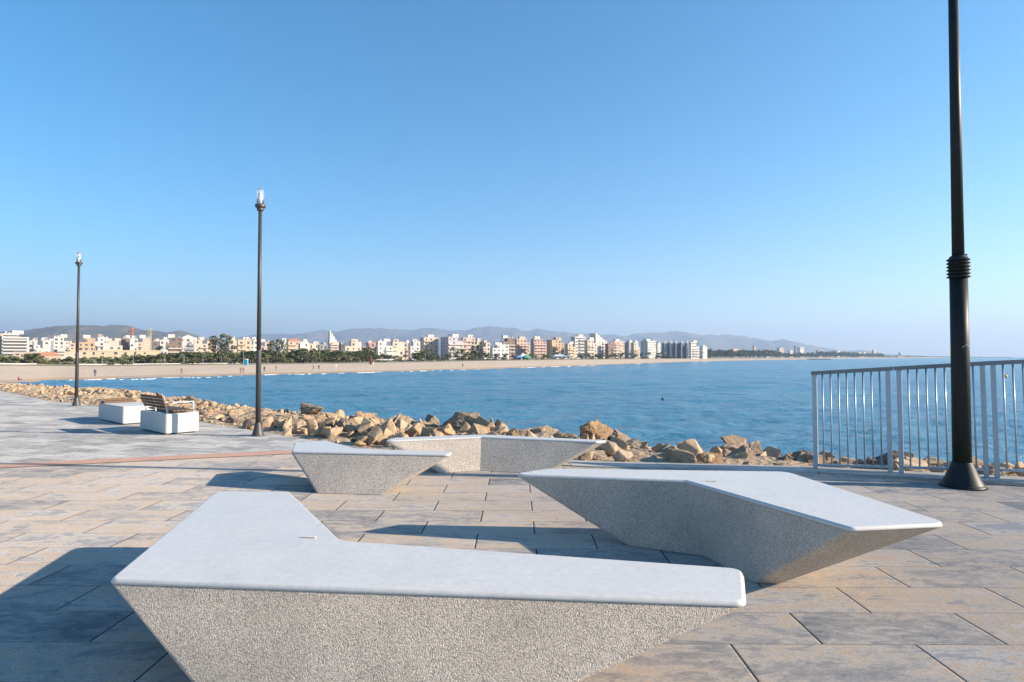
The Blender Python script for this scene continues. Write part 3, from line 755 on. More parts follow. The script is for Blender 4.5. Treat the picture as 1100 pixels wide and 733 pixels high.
# mountains
def ridge(name, crest, D, depth, foot_z, rough, seed, lab=None):
    bm = bmesh.new(); xs_ = []; x = crest[0][0]
    while x <= crest[-1][0]: xs_.append(x); x += 2.2
    G = []; NR = 22
    for x in xs_:
        yc = interp(crest, x) - 1.5 * noise.fractal(Vector((x * 0.075, seed, 0)), 0.7, 2.1, 5)
        zc = max(foot_z + 1, H + (YH - yc) * D / F); col = []
        for k in range(NR + 1):
            u = k / NR; dd = D - depth * u if u <= 1 else D
            X = (x - CX) / F * D + 0.0
            prof = (1 - u) ** 1.25
            z = foot_z + (zc - foot_z) * prof
            q = Vector((X * 0.0016 * rough, dd * 0.0016 * rough, seed))
            z += (zc - foot_z) * 0.30 * noise.fractal(q, 0.75, 2.1, 5) * math.sin(math.pi * min(1, u * 1.0)) 
            col.append(bm.verts.new((X, dd, z)))
        back = bm.verts.new(((x - CX) / F * D, D + depth * 0.8, foot_z)); col.insert(0, back)
        G.append(col)
    for A, Bq in zip(G, G[1:]):
        for i in range(len(A) - 1): bm.faces.new((A[i], Bq[i], Bq[i + 1], A[i + 1]))
    bmesh.ops.recalc_face_normals(bm, faces=bm.faces[:])
    o = mesh_obj(name, bm, M['hill'], smooth=True); tag(o, kind='structure')
ridge('hills', [(-160, 352), (-60, 356), (0, 356), (20, 355.5), (45, 352.5), (75, 349), (110, 350), (125, 349), (140, 351), (160, 355.5), (185, 357), (193, 355), (205, 358.5), (215, 363), (235, 369), (262, 376)], 4300, 1500, -2, 2.2, 2.0)
ridge('mountains', [(180, 372), (240, 364), (262, 361), (280, 359), (310, 358.5), (320, 360), (335, 357), (345, 354.5), (360, 356), (380, 353), (410, 353), (440, 355), (455, 352.5), (465, 352), (485, 356), (500, 354.5), (515, 351.5), (535, 351), (550, 353), (560, 355), (580, 354), (595, 356), (615, 358.5), (640, 358), (665, 361), (680, 359), (700, 357.5), (727, 356), (745, 359), (765, 360), (785, 360), (800, 361.5), (812, 364), (830, 367), (850, 371), (862, 374), (880, 378), (900, 382)], 10500, 3200, -2, 1.0, 7.0)

# ------------------------------------------------------------------ town
WALLC = {'white': (.76, .72, .68), 'cream': (.68, .57, .44), 'beige': (.56, .45, .33), 'orange': (.60, .38, .20), 'peach': (.66, .46, .34), 'pink': (.62, .42, .36), 'brown': (.26, .17, .13), 'grey': (.36, .36, .38), 'dark': (.12, .12, .14), 'blue': (.13, .19, .30), 'yellow': (.64, .50, .29), 'shade_lav': (.50, .47, .55), 'terra': (.50, .26, .19)}
WALLC = {k: tuple(0.76 * (x + (0.27 if k not in ('brown', 'dark', 'blue', 'grey') else 0.05) * (g_ - x)) for x, g_ in zip(v, (.70, .64, .58))) for k, v in WALLC.items()}  # walls pulled towards a pale tone: distance haze put into their colour
WM = {k: simple('render_' + k, v, 0.9, 0.10, 0.25) for k, v in WALLC.items()}
M['tile'] = simple('roof_tile', (.42, .19, .11), 0.9, 0.25, 0.8)
UNIT = None
def unit_box(mat):
    bm = bmesh.new(); box(bm, -0.5, -0.5, -0.5, 0.5, 0.5, 0.5)
    me = bpy.data.meshes.new('window'); bm.normal_update(); bm.to_mesh(me); bm.free(); me.materials.append(mat); return me
ME_WIN = unit_box(M['winglass']); ME_BAL = {}
def bpart(name, me, par, loc, scale, rz=0):
    o = bpy.data.objects.new(name, me); C.objects.link(o); o.parent = par; o.location = loc; o.scale = scale; o.rotation_euler = (0, 0, rz); return o
def d_town(x): return interp([(0, 480), (300, 500), (480, 540), (600, 650), (700, 780), (760, 880)], x)
def building(x0, x1, ytop, col, fl, label, style='b', d=None, a=None, sf=0.22, roof='flat', base=-1.2, name='apartment_block', ph=None, bal=None, frac=None):
    rnd = random.Random(int(x0 * 13 + ytop * 7))
    d = d or d_town((x0 + x1) / 2) + rnd.uniform(-15, 15); a = R(32) if a is None else a
    Wt = (x1 - x0) / F * d; xc = ((x0 + x1) / 2 - CX) / F * d
    Hh = H + (YH - ytop) * d / F - base
    va = math.atan2(xc, d)
    aa = a + 0.0
    # front turned to the sun: right-hand face lit, left flank in shade
    W = (1 - sf) * Wt / max(0.3, math.cos(aa)) ; D = max(5.0, sf * Wt / max(0.2, math.sin(aa)))
    root = empty(name, (xc, d, base), aa); tag(root, label, 'building')
    y0 = -D / 2; y1 = D / 2
    fh = Hh / fl
    low = fl >= 4 and roof == 'flat' and rnd.random() < 0.75
    xl, xr, Hl = W / 2, W / 2, Hh
    if low:
        cut_ = rnd.uniform(0.25, 0.45) * W; Hl = Hh - fh * rnd.choice((1, 1, 1.6))
        (xl, xr) = (-W / 2, -W / 2 + cut_) if rnd.random() < 0.35 else (W / 2 - cut_, W / 2)
    xa, xb = (-W / 2, W / 2) if not low else ((xr, W / 2) if xl < 0 and xr < W / 2 else (-W / 2, xl))
    bm = bmesh.new(); box(bm, xa, y0, -2, xb, y1, Hh)
    box(bm, xa - 0.15, y0 - 0.15, Hh - 0.25, xb + 0.15, y1 + 0.15, Hh + 0.55)
    if low: box(bm, xl, y0 + 0.01, -2, xr, y1 - 0.01, Hl); box(bm, xl + (0.2 if xl > xa else -0.1), y0 - 0.1, Hl - 0.2, xr - (0.2 if xl < xa else -0.1), y1 + 0.1, Hl + 0.5)
    mesh_obj('wall', bm, WM[col], root)
    wc = max(2, min(6, int(W / 3.6)))
    if style == 'band':
        for f in range(fl):
            bpart('window_band', ME_WIN, root, (0, y0, (f + 0.55) * fh), (W * 0.92, 0.10, fh * 0.36))
    else:
        for f in range(fl):
            for k in range(wc):
                if rnd.random() < 0.22: continue
                x = -W / 2 + W * (k + 0.5) / wc
                if low and xl < x < xr and (f + 1) * fh > Hl + 0.1: continue
                bpart('window', ME_WIN, root, (x, y0, (f + 0.52) * fh), (min(1.7, W / wc * 0.45) * rnd.choice((0.7, 1.0, 1.15)), 0.10, fh * rnd.choice((0.38, 0.5, 0.62))))
    sw = max(1, min(3, int(D / 5)))
    for f in range(fl):
        for k in range(sw):
            bpart('window', ME_WIN, root, (-W / 2, y0 + D * (k + 0.5) / sw, (f + 0.52) * fh), (0.10, 1.2, fh * 0.42))
    if style in ('b', 'band'):
        bc = bal or col
        if bc not in ME_BAL: ME_BAL[bc] = unit_box(WM[bc])
        f0 = rnd.uniform(0.35, 0.9) if frac is None else frac; side = rnd.choice((-1, 1))
        for f in range(1, fl if not low else int(Hl / fh + 0.05)):
            bpart('balcony', ME_BAL[bc], root, (side * W * (1 - f0) / 2, y0 - 0.65, f * fh + 0.45), (W * f0, 1.3, 1.0))
    if roof == 'flat' :
        pc = ph or rnd.choice(('white', col))
        bm = bmesh.new(); u = rnd.uniform(-0.25, 0.2)
        box(bm, W * (u - 0.2), -D * 0.25, Hh + 0.3, W * (u + 0.22), D * 0.3, Hh + 0.3 + min(2.8, 0.16 * Hh))
        mesh_obj('roof_room', bm, WM[pc], root)
        for _ in range(rnd.randint(1, 3)):
            xq = rnd.uniform(xa + 0.8, xb - 0.8); hq = rnd.uniform(0.8, 2.0); bm = bmesh.new(); box(bm, xq - 0.5, y0 + 0.8, Hh + 0.3, xq + 0.6, y0 + 2.2, Hh + 0.5 + hq)
            mesh_obj('chimney', bm, WM[rnd.choice(('white', 'grey', 'cream'))], root)
        bm = bmesh.new(); tube(bm, (xa + 1, 0, Hh + 0.5), (xa + 1, 0, Hh + 3.6), 0.06, n=4)
        mesh_obj('antenna', bm, WM['grey'], root)
    elif roof == 'tile':
        bm = bmesh.new(); e = 0.4
        b0 = [bm.verts.new(p) for p in ((-W / 2 - e, y0 - e, Hh + 0.56), (W / 2 + e, y0 - e, Hh + 0.56), (W / 2 + e, y1 + e, Hh + 0.56), (-W / 2 - e, y1 + e, Hh + 0.56))]
        t0 = [bm.verts.new((-W * 0.25, 0, Hh + 2.6)), bm.verts.new((W * 0.25, 0, Hh + 2.6))]
        bm.faces.new((b0[0], b0[1], t0[1], t0[0])); bm.faces.new((b0[1], b0[2], t0[1])); bm.faces.new((b0[2], b0[3], t0[0], t0[1])); bm.faces.new((b0[3], b0[0], t0[0])); bm.faces.new(b0[::-1])
        mesh_obj('roof', bm, M['tile'], root)
    elif roof == 'steps':
        bm = bmesh.new()
        for k in range(4): box(bm, -W / 2 + 0.3, y0 + 0.3, Hh + 0.2 + k * 2.2, W / 2 - W * 0.2 * (k + 1), y1 - 0.3, Hh + 0.2 + (k + 1) * 2.2)
        mesh_obj('stepped_top', bm, WM[ph or 'white'], root)
    elif roof == 'gable':
        bm = bmesh.new(); vs = [bm.verts.new(p) for p in ((-W / 2, y0, Hh), (W / 2, y0, Hh), (0, y0, Hh + 2.8), (-W / 2, y1, Hh), (W / 2, y1, Hh), (0, y1, Hh + 2.8))]
        for f in ((0, 1, 2), (5, 4, 3), (0, 2, 5, 3), (1, 4, 5, 2)): bm.faces.new([vs[i] for i in f])
        mesh_obj('roof', bm, WM[ph or col], root)
    return root
Bd = building
Bd(-12, 5, 362.5, 'orange', 5, 'orange apartment block cut by the left picture edge, next to white hotel')
Bd(6, 27, 359.5, 'white', 8, 'white eight storey hotel with dark window bands, tallest at far left', 'band', d=470, sf=0.12, frac=0.95)
Bd(27.5, 35, 369.5, 'white', 4, 'low white wing attached right of the tall banded hotel', 'n', d=500)
Bd(34, 42, 366.5, 'white', 4, 'white block with grey roof room right of the low hotel wing', 'b', d=530, ph='grey')
Bd(41, 53, 366.5, 'white', 4, 'plain broad white block left of the taller slab beside the far lamp post', 'n', d=500)
Bd(52.5, 61, 367.5, 'grey', 4, 'grey roofed low block just left of the tall white slab', 'b', d=540)
Bd(60, 73, 363.2, 'white', 6, 'tall plain white slab just left of the far lamp post', 'n', d=520, sf=0.1)
Bd(71, 80, 369.5, 'beige', 5, 'sandy beige house directly behind the far lamp post', 'b', d=470)
Bd(85, 101, 364, 'orange', 5, 'orange fronted block with white flank right of the far lamp post', 'n', d=510, bal='white')
Bd(102, 111.5, 363, 'white', 5, 'white block with a red roof turret between two orange blocks', 'b', d=520, ph='terra')
Bd(111, 118, 365, 'white', 4, 'small white gabled house left of the cranes', 'n', d=540, roof='gable')
Bd(117, 131, 367, 'cream', 4, 'cream low block with broken roofline left of the brown block', 'b', d=500)
Bd(130.5, 141, 364.3, 'brown', 5, 'dark brown apartment block below the red crane', 'b', d=510, bal='beige')
Bd(140.5, 147, 364.8, 'white', 5, 'narrow bright white block below the red crane', 'n', d=505, sf=0.08)
Bd(147, 161, 364, 'peach', 5, 'peach apartment block left of the yellow crane', 'b', d=515)
Bd(165, 173, 367.5, 'brown', 4, 'brown low block right of the yellow crane', 'b', d=520)
Bd(172, 181, 366, 'white', 4, 'white low block between two brown blocks', 'n', d=540)
Bd(178.5, 195, 363.5, 'brown', 6, 'dark brown six storey block with pale balcony fronts', 'b', d=480, bal='cream', frac=0.85)
Bd(194.5, 209, 363.5, 'white', 5, 'bright white gabled block right of the dark brown one', 'n', d=520, sf=0.08, roof='gable')
Bd(198, 208.5, 370.5, 'grey', 4, 'grey glass fronted low block in front of the white gabled block', 'band', d=470, sf=0.3)
Bd(208.5, 223, 366, 'cream', 5, 'cream block with pink balconies left of the big eucalyptus', 'b', d=490, bal='peach')
Bd(222, 233, 367, 'peach', 4, 'peach block half hidden behind the big eucalyptus', 'b', d=500)
Bd(246, 257, 366, 'cream', 4, 'cream block just right of the big eucalyptus', 'b', d=510)
Bd(255, 270, 366, 'yellow', 4, 'yellow ochre apartment block left of the middle lamp post', 'b', d=490, bal='orange')
Bd(268, 277, 366, 'white', 4, 'white block touching the middle lamp post on its left', 'n', d=530)
Bd(279, 290, 368, 'pink', 4, 'pinkish block just right of the middle lamp post', 'b', d=500, bal='white')
Bd(300, 310, 367, 'white', 4, 'white block right of the grey leaved tree clump', 'n', d=540)
Bd(308.5, 322, 367.5, 'peach', 5, 'peach block with a dark red tiled roof', 'b', d=480, roof='tile')
Bd(321, 331, 368, 'white', 3, 'white low block right of the red tiled peach block', 'b', d=530)
Bd(330, 343, 370, 'cream', 3, 'cream row of low houses left of the slim pointed tower', 'n', d=540)
Bd(342, 351.5, 371, 'grey', 3, 'grey low block touching the slim pointed tower', 'b', d=500)
Bd(352.5, 363, 368, 'cream', 7, 'slim tan tower with white stepped pointed top', 'b', d=480, roof='steps', frac=0.9)
Bd(363, 369.5, 371, 'dark', 4, 'dark narrow block right of the slim pointed tower', 'n', d=470)
Bd(369, 388, 368, 'cream', 4, 'broad cream block with white roof rooms left of the brown roofed one', 'b', d=490)
Bd(387, 407, 369, 'terra', 4, 'brick red block with dark roof above the round green tree', 'b', d=510, ph='brown')
Bd(405, 421, 367.5, 'white', 4, 'long white block right of the brick red one', 'b', d=500, sf=0.12)
Bd(420, 434, 368, 'cream', 4, 'cream white block with stepped balconies left of a tan one', 'b', d=510)
Bd(432, 441, 369, 'beige', 4, 'tan narrow block between white neighbours', 'b', d=530)
Bd(439, 451, 368, 'white', 4, 'white block left of the cream six storey block', 'b', d=520)
Bd(451, 471, 363.5, 'cream', 6, 'cream six storey block with dark left flank', 'b', d=540, sf=0.28, bal='peach')
Bd(473, 498, 363, 'shade_lav', 6, 'large hotel with lavender shaded flank and cream balconies', 'b', d=535, sf=0.40, bal='cream', frac=0.98)  # lavender tint of the shaded flank put into the whole wall colour
Bd(496, 509, 363.5, 'pink', 6, 'pink balconied block joined to the right of the large hotel', 'b', d=540, sf=0.08, bal='pink', frac=0.95)
Bd(507, 518, 367, 'beige', 5, 'beige block behind tall palms right of the pink block', 'b', d=560)
Bd(517, 526, 369, 'cream', 4, 'cream low block left of the white block with blue windows', 'b', d=560)
Bd(527, 546, 371, 'white', 4, 'white square block with bluish window grid', 'n', d=540, sf=0.10)
Bd(537, 553, 364, 'brown', 6, 'tall brown block behind the white block with blue windows', 'b', d=600, bal='beige')
Bd(552.5, 569, 365, 'peach', 6, 'peach six storey block with stacked balconies', 'b', d=620, sf=0.15, frac=0.9)
Bd(570.5, 587, 365, 'terra', 7, 'terracotta block with white balcony fronts and white roof rooms', 'b', d=610, sf=0.15, bal='pink', frac=0.95, ph='white')
Bd(587, 606, 366, 'orange', 6, 'orange block with dark left flank above the beach pavilion', 'b', d=630, sf=0.28)
Bd(607, 618, 370, 'yellow', 5, 'ochre lower block right of the orange one', 'b', d=620, sf=0.2)
Bd(613, 629, 362.5, 'white', 7, 'tall white block with pale blue glass left of the stepped white tower', 'band', d=660, sf=0.25, frac=0.6)
Bd(628, 641.5, 366, 'cream', 6, 'cream white block in front of the stepped white tower', 'b', d=630, sf=0.15)
Bd(633, 652, 367, 'white', 6, 'stepped white tower block, highest roof on the waterfront', 'b', d=690, roof='steps', sf=0.3)
Bd(650, 662, 370, 'brown', 5, 'brown block right of the stepped white tower', 'b', d=680, bal='beige')
Bd(655.5, 671, 367.5, 'peach', 6, 'peach block with tan balconies right of a brown one', 'b', d=700)
Bd(670, 681, 368.5, 'grey', 6, 'grey shaded block left of a narrow cream block', 'b', d=740, sf=0.4)
Bd(678, 687, 369, 'cream', 6, 'narrow cream block with orange balconies', 'b', d=720, bal='orange')
Bd(688.5, 704.5, 367, 'white', 7, 'broad white tower with dotted windows standing free near the row end', 'n', d=770, sf=0.35)
Bd(704, 709, 369.5, 'white', 5, 'sliver of white block behind trees right of the broad white tower', 'n', d=820)
for i, (xa, xb, lb) in enumerate(((711, 717, 'first from the left'), (717, 723, 'second from the left'), (723, 729, 'third from the left'), (729, 735, 'fourth from the left'), (735, 740, 'last on the right'))):
    Bd(xa, xb, 369.3 - 0.2 * (i % 2), 'blue', 6, 'narrow dark blue block with white roof, ' + lb + ' of five in a row', 'band', d=840, sf=0.3, ph='white')
Bd(739, 751, 368.3, 'white', 6, 'pale block with grey floor bands ending the dark blue row', 'band', d=850, sf=0.15)
Bd(752, 759.5, 373, 'white', 3, 'small white house at the right end of the town row', 'n', d=870)
# low row houses at the left
Bd(20, 46, 379, 'beige', 2, 'low beige row of houses below the white hotel wing', 'n', d=410, roof='none', sf=0.08)
Bd(42, 63, 383.4, 'peach', 1, 'single storey house with an orange tiled roof behind the dunes', 'n', d=330, roof='tile', sf=0.15)
Bd(60, 82, 380, 'cream', 2, 'cream low houses around the far lamp post', 'n', d=410, roof='none', sf=0.08)
Bd(84, 128, 377.5, 'yellow', 2, 'long low yellow terrace right of the far lamp post', 'n', d=420, roof='none', sf=0.06)
Bd(127, 174, 377.3, 'yellow', 2, 'long low yellow terrace below the two cranes', 'n', d=415, roof='none', sf=0.06)
Bd(173, 179, 376.8, 'white', 2, 'white square end house of the yellow terrace', 'n', d=400, sf=0.1)
# far right shore
for x0, x1, yt, col, fl, lb in ((808.5, 812, 371.5, 'terra', 4, 'thin reddish tower above the far dark wood'), (834, 842, 374, 'pink', 3, 'pinkish far block at the wood behind the right beach'), (853, 856, 371.5, 'blue', 4, 'dark far block beside the white far roof'), (856, 864, 373.5, 'white', 3, 'white far building with sloping roof above the far wood'), (846, 852, 376.5, 'cream', 2, 'cream far house left of the dark far block'), (876, 884, 376.5, 'peach', 2, 'peach far houses in a gap of the far wood'), (897, 903, 377, 'white', 2, 'white far house on the thin right shore'), (915, 932, 378.8, 'cream', 2, 'long pale far building among low trees'), (936.5, 941, 376, 'peach', 3, 'peach far tower house near the end of the wood'), (784, 794, 375, 'pink', 2, 'pinkish far roofs above the left end of the far wood'), (820, 828, 375.5, 'cream', 2, 'cream far roofs in the middle of the far wood')):
    Bd(x0, x1, yt, col, fl, lb, 'n', d=1250 + (x0 - 758) * 6.0 + 330, base=-1.0, name='far_house', roof='none')
# white domed hall at the far point
p = at_d(967, 383, 2400); root = empty('domed_hall', (p.x, p.y, -1.5)); tag(root, 'white domed hall alone on the far point at the right', 'building')
bm = bmesh.new(); box(bm, -14, -8, -1, 14, 8, 9); mesh_obj('wall', bm, WM['white'], root)
bm = bmesh.new(); lathe(bm, [(8, 9), (7.5, 13), (5.5, 17), (2.5, 19.5), (0.2, 20.3)], 18); mesh_obj('dome', bm, WM['white'], root, True)

# cranes
def crane(px, d, ytop, ybase, mat, label, jl, jr):
    p = at_d(px, ybase, d); zt = H + (YH - ytop) * d / F
    root = empty('tower_crane', (p.x, d, -1)); tag(root, label, 'crane')
    bm = bmesh.new(); hh = zt + 1
    for sx in (-0.9, 0.9):
        for sy in (-0.9, 0.9): tube(bm, (sx, sy, 0), (sx, sy, hh), 0.22, n=4)
    z = 0
    while z < hh - 2: 
        for sx in (-0.9, 0.9): tube(bm, (sx, -0.9, z), (-sx, -0.9, z + 2), 0.12, n=4)
        z += 2
    mesh_obj('mast', bm, mat, root)
    bm = bmesh.new()
    for y, z in ((-0.6, hh - 3), (0.6, hh - 3), (0, hh - 1.9)): tube(bm, (-jl, y, z), (jr, y, z), 0.16, n=4)
    mesh_obj('jib', bm, mat, root)
    bm = bmesh.new(); box(bm, -jl, -0.9, hh - 4.6, -jl + 2.2, 0.9, hh - 3.2); mesh_obj('counterweight', bm, WM['grey'], root)
crane(141.5, 620, 352.2, 375, simple('red_crane_paint', (.62, .22, .13), .6), 'red tower crane rising behind the brown block against the hill', 4, 6)
crane(161, 640, 353.0, 375, simple('yellow_crane_paint', (.62, .52, .22), .6), 'yellow tower crane right of the peach block against the hill', 5, 3)

# ------------------------------------------------------------------ trees
def leaf_cloud(bm, clumps, nper, size, rnd, flat=1.0):
    for (cx, cy, cz, r) in clumps:
        for _ in range(nper):
            v = Vector((rnd.gauss(0, 1), rnd.gauss(0, 1), rnd.gauss(0, 1))); v.normalize(); v *= r * rnd.uniform(0.35, 1.0) ** 0.5; v.z *= flat
            c = Vector((cx, cy, cz)) + v
            q = Matrix.Rotation(rnd.uniform(0, 6.28), 3, Vector((rnd.gauss(0, 1), rnd.gauss(0, 1), rnd.gauss(0, 1))).normalized())
            s = size * rnd.uniform(0.6, 1.3)
            bm.faces.new([bm.verts.new(c + q @ Vector(p) * s) for p in ((-0.5, -0.35, 0), (0.5, -0.3, 0.1), (0.4, 0.4, 0), (-0.45, 0.3, 0.12))])
def tree_proto(kind, name, seed):
    rnd = random.Random(seed); root = empty(name, (0, 0, -500)); bt = bmesh.new(); bc = bmesh.new()
    if kind == 'broad':
        tube(bt, (0, 0, 0), (0.02, 0, 0.45), 0.035, 0.022, 7)
        cl = []
        for i in range(9):
            a = rnd.uniform(0, 6.28); rr = rnd.uniform(0.05, 0.3); z = rnd.uniform(0.38, 0.85); cl.append((rr * math.cos(a), rr * math.sin(a), z, rnd.uniform(0.10, 0.19)))
            tube(bt, (0.02, 0, rnd.uniform(0.3, 0.45)), (cl[-1][0], cl[-1][1], z), 0.014, 0.005, 5)
        leaf_cloud(bc, cl, 60, 0.075, rnd); mat = M['leaf_broad']
    elif kind == 'pine':
        tube(bt, (0, 0, 0), (0.04, 0, 0.6), 0.03, 0.02, 7); cl = []
        for i in range(11):
            a = rnd.uniform(0, 6.28); rr = rnd.uniform(0.1, 0.5); cl.append((rr * math.cos(a), rr * math.sin(a), 0.80 - rr * 0.25 + rnd.uniform(-.05, .05), rnd.uniform(0.13, 0.2)))
            tube(bt, (0.04, 0, 0.55), cl[-1][:3], 0.014, 0.005, 5)
        leaf_cloud(bc, cl, 70, 0.07, rnd, 0.6); mat = M['leaf_pine']
    elif kind == 'eucalyptus':
        tube(bt, (0, 0, 0), (0.03, 0, 0.5), 0.035, 0.024, 7); tube(bt, (0.03, 0, 0.5), (-0.05, 0, 0.85), 0.022, 0.008, 6); cl = []
        for (x, z, r) in ((-0.18, 0.84, .11), (0.05, 0.92, .09), (0.2, 0.86, .10), (-0.32, 0.72, .10), (0.28, 0.70, .11), (-0.05, 0.74, .12), (-0.22, 0.58, .12), (0.12, 0.58, .13), (0.30, 0.52, .09), (-0.30, 0.45, .09), (0.02, 0.42, .12), (-0.12, 0.30, .10), (0.18, 0.32, .12)):
            y = rnd.uniform(-0.22, 0.22); cl.append((x, y, z, r)); tube(bt, (0, 0, z * 0.75), (x, y, z), 0.013, 0.004, 5)
        leaf_cloud(bc, cl, 75, 0.05, rnd, 0.8); mat = M['leaf_olive']
    elif kind == 'palm':
        pts = [(0, 0, 0), (0.012, 0, 0.35), (0.03, 0, 0.72)]
        for p, q in zip(pts, pts[1:]): tube(bt, p, q, 0.028, 0.022, 7)
        for i in range(26):
            a = i * 2.4; up = rnd.uniform(-0.3, 0.9); L_ = rnd.uniform(0.26, 0.34); o_ = Vector(pts[-1]); prev = None
            for k in range(5):
                u = k / 4; r_ = L_ * u; z = up * 0.24 * u - 0.26 * u * u * (1.2 - 0.3 * up)
                c = o_ + Vector((math.cos(a) * r_, math.sin(a) * r_, z + 0.02)); w_ = 0.045 * (1 - u) ** 0.6 + 0.006
                s_ = Vector((-math.sin(a), math.cos(a), 0)) * w_
                L2 = (bc.verts.new(c - s_ - Vector((0, 0, w_ * 0.6))), bc.verts.new(c), bc.verts.new(c + s_ - Vector((0, 0, w_ * 0.6))))
                if prev: bc.faces.new((prev[0], prev[1], L2[1], L2[0])); bc.faces.new((prev[1], prev[2], L2[2], L2[1]))
                prev = L2
        mat = M['leaf_palm']
    else:
        for i in range(4): tube(bt, (0, 0, 0), (rnd.uniform(-.3, .3), rnd.uniform(-.3, .3), 0.5), 0.03, 0.01, 5)
        cl = [(rnd.uniform(-.55, .55), rnd.uniform(-.4, .4), rnd.uniform(0.25, 0.7), rnd.uniform(0.2, 0.32)) for _ in range(8)]
        leaf_cloud(bc, cl, 55, 0.13, rnd, 0.8); mat = M['leaf_olive']
    mesh_obj('trunk', bt, M['bark'], root, True); mesh_obj('crown', bc, mat, root)
    return root
protos = {}
for kind, nm in (('broad', 'broadleaf_tree'), ('pine', 'pine_tree'), ('palm', 'palm_tree'), ('shrub', 'shrub'), ('eucalyptus', 'eucalyptus_tree')):
    protos[kind] = [[tree_proto(kind, nm, 10 + len(kind) * 7 + j), False] for j in range(1 if kind == 'eucalyptus' else 3)]
def plant(kind, px, ytop, d, label, group=None, zb=None, wide=1.0):
    pr = random.choice(protos[kind])
    if pr[1]: o = copy_tree(pr[0])
    else: o = pr[0]; pr[1] = True
    zb = z_back(px) + 0.2 if zb is None else zb
    zt = H + (YH - ytop) * d / F; h = max(1.2, zt - zb)
    o.location = ((px - CX) / F * d, d, zb); o.rotation_euler = (0, 0, random.uniform(0, 6.28)); o.scale = (h * wide, h * wide, h)
    if 'label' in o: del o['label']
    if 'group' in o: del o['group']
    tag(o, label, {'broad': 'tree', 'pine': 'tree', 'palm': 'palm tree', 'shrub': 'shrub', 'eucalyptus': 'tree'}[kind], group); return o
o = plant('eucalyptus', 237, 358.3, 300, 'big open crowned eucalyptus, tallest tree on the left shore'); o.rotation_euler = (0, 0, 0); o.scale.x *= 1.15; o.scale.y *= 1.15
plant('pine', 268, 374.5, 285, 'dark umbrella pine just left of the middle lamp post', wide=1.25)
plant('eucalyptus', 297, 364, 300, 'tall grey green tree clump right of the middle lamp post', wide=1.0)
plant('broad', 397, 371.5, 310, 'bright green round tree standing in front of the brick red block', wide=1.3)
plant('broad', 389, 374.5, 330, 'smaller dark green tree left of the bright green round one', wide=1.2)
plant('broad', 511, 368, 420, 'dusty tall tree beside the beige block behind the beach', wide=0.8)
ENV = [(0, 379), (20, 382), (34, 379), (60, 384), (84, 384), (100, 382), (120, 383), (135, 380.5), (165, 381), (180, 380), (200, 378), (225, 378), (245, 377), (265, 378), (285, 376), (310, 378), (330, 374.5), (350, 376), (370, 376.5), (390, 377), (410, 380.5), (440, 381), (452, 374), (470, 378), (490, 379), (520, 377), (545, 379), (575, 379), (620, 379.5), (660, 379), (700, 378.5), (712, 375.5), (735, 377.5), (755, 377), (765, 374.5)]
def belt(n, kind, lab, grp, x0, x1, dy, dmul, wide):
    for i in range(n):
        x = x0 + (x1 - x0) * (i + random.uniform(0.1, 0.9)) / n
        plant(kind, x, interp(ENV, x) + random.uniform(*dy), d_back(x) * random.uniform(*dmul) + random.uniform(6, 22), lab, grp, wide=wide * random.uniform(0.85, 1.2))
belt(30, 'broad', 'low bushy green tree before the yellow terrace and white hotel', 'bushy trees at the left end of the town', 0, 200, (-2.0, 4.5), (1.08, 1.16), 1.7)
belt(60, 'broad', 'bushy green tree in the dense belt between the middle lamp post and the beach tower', 'dense tree belt in the middle of the beach', 195, 425, (-1.5, 1.5), (1.12, 1.26), 1.5)
belt(84, 'broad', 'small bushy green tree in the belt behind the beach', 'bushy trees behind the beach', 0, 765, (-0.8, 3.0), (1.12, 1.22), 1.5)
belt(40, 'palm', 'small palm tree along the beach promenade', 'palms along the beach promenade', 20, 762, (-2.5, 1.0), (1.10, 1.2), 1.25)
belt(16, 'pine', 'low dark pine tree in the belt behind the beach', 'dark pines behind the beach', 180, 765, (0.5, 2.5), (1.15, 1.25), 0.9)
belt(90, 'shrub', 'low olive shrub at the back of the beach', 'shrubs at the back of the beach', -10, 760, (4.2, 6.5), (1.02, 1.10), 1.7)
# tall palms in front of the large hotel
for x, yt in ((487, 368.5), (491.5, 374), (496, 373), (498, 371.5), (503, 375)):
    plant('palm', x, yt, 430, 'tall thin palm in front of the large hotel', 'tall palms before the hotel', wide=0.7)
# far wood on the right shore
bm = bmesh.new(); rnd = random.Random(5)
for i in range(420):
    x = 758 + 192 * (i + rnd.random()) / 420; d = 1250 + (x - 758) * 6.0 + rnd.uniform(-120, 160)
    yt = interp([(758, 375.5), (790, 375.5), (810, 376.5), (830, 375.5), (845, 379), (865, 379), (880, 377.5), (900, 377.5), (925, 379), (945, 379.5), (955, 381)], x) + rnd.uniform(-0.3, 2.6)
    h = max(3, H + (YH - yt) * d / F + 1.2)
    cl = [(((x - CX) / F * d) + rnd.uniform(-3, 3), d + rnd.uniform(-4, 4), -1.2 + h * rnd.uniform(0.35, 0.8), h * 0.28) for _ in range(3)]
    leaf_cloud(bm, cl, 16, h * 0.22, rnd, 0.9)
wd = mesh_obj('far_wood', bm, M['leaf_pine']); tag(wd, 'dark wood along the far right shore', 'wood', kind='stuff')
bm = bmesh.new()
for i in range(150):
    x = 944 + 80 * (i + rnd.random()) / 150; d = 2500 + rnd.uniform(-150, 150); h = rnd.uniform(3, 9) * (1 - 0.5 * (x - 944) / 80)
    leaf_cloud(bm, [((x - CX) / F * d, d, h * 0.4 - 1, h * 0.5)], 14, h * 0.35, rnd, 0.8)
tag(mesh_obj('far_scrub', bm, M['leaf_olive']), 'thin scrub along the far point', 'scrub', kind='stuff')

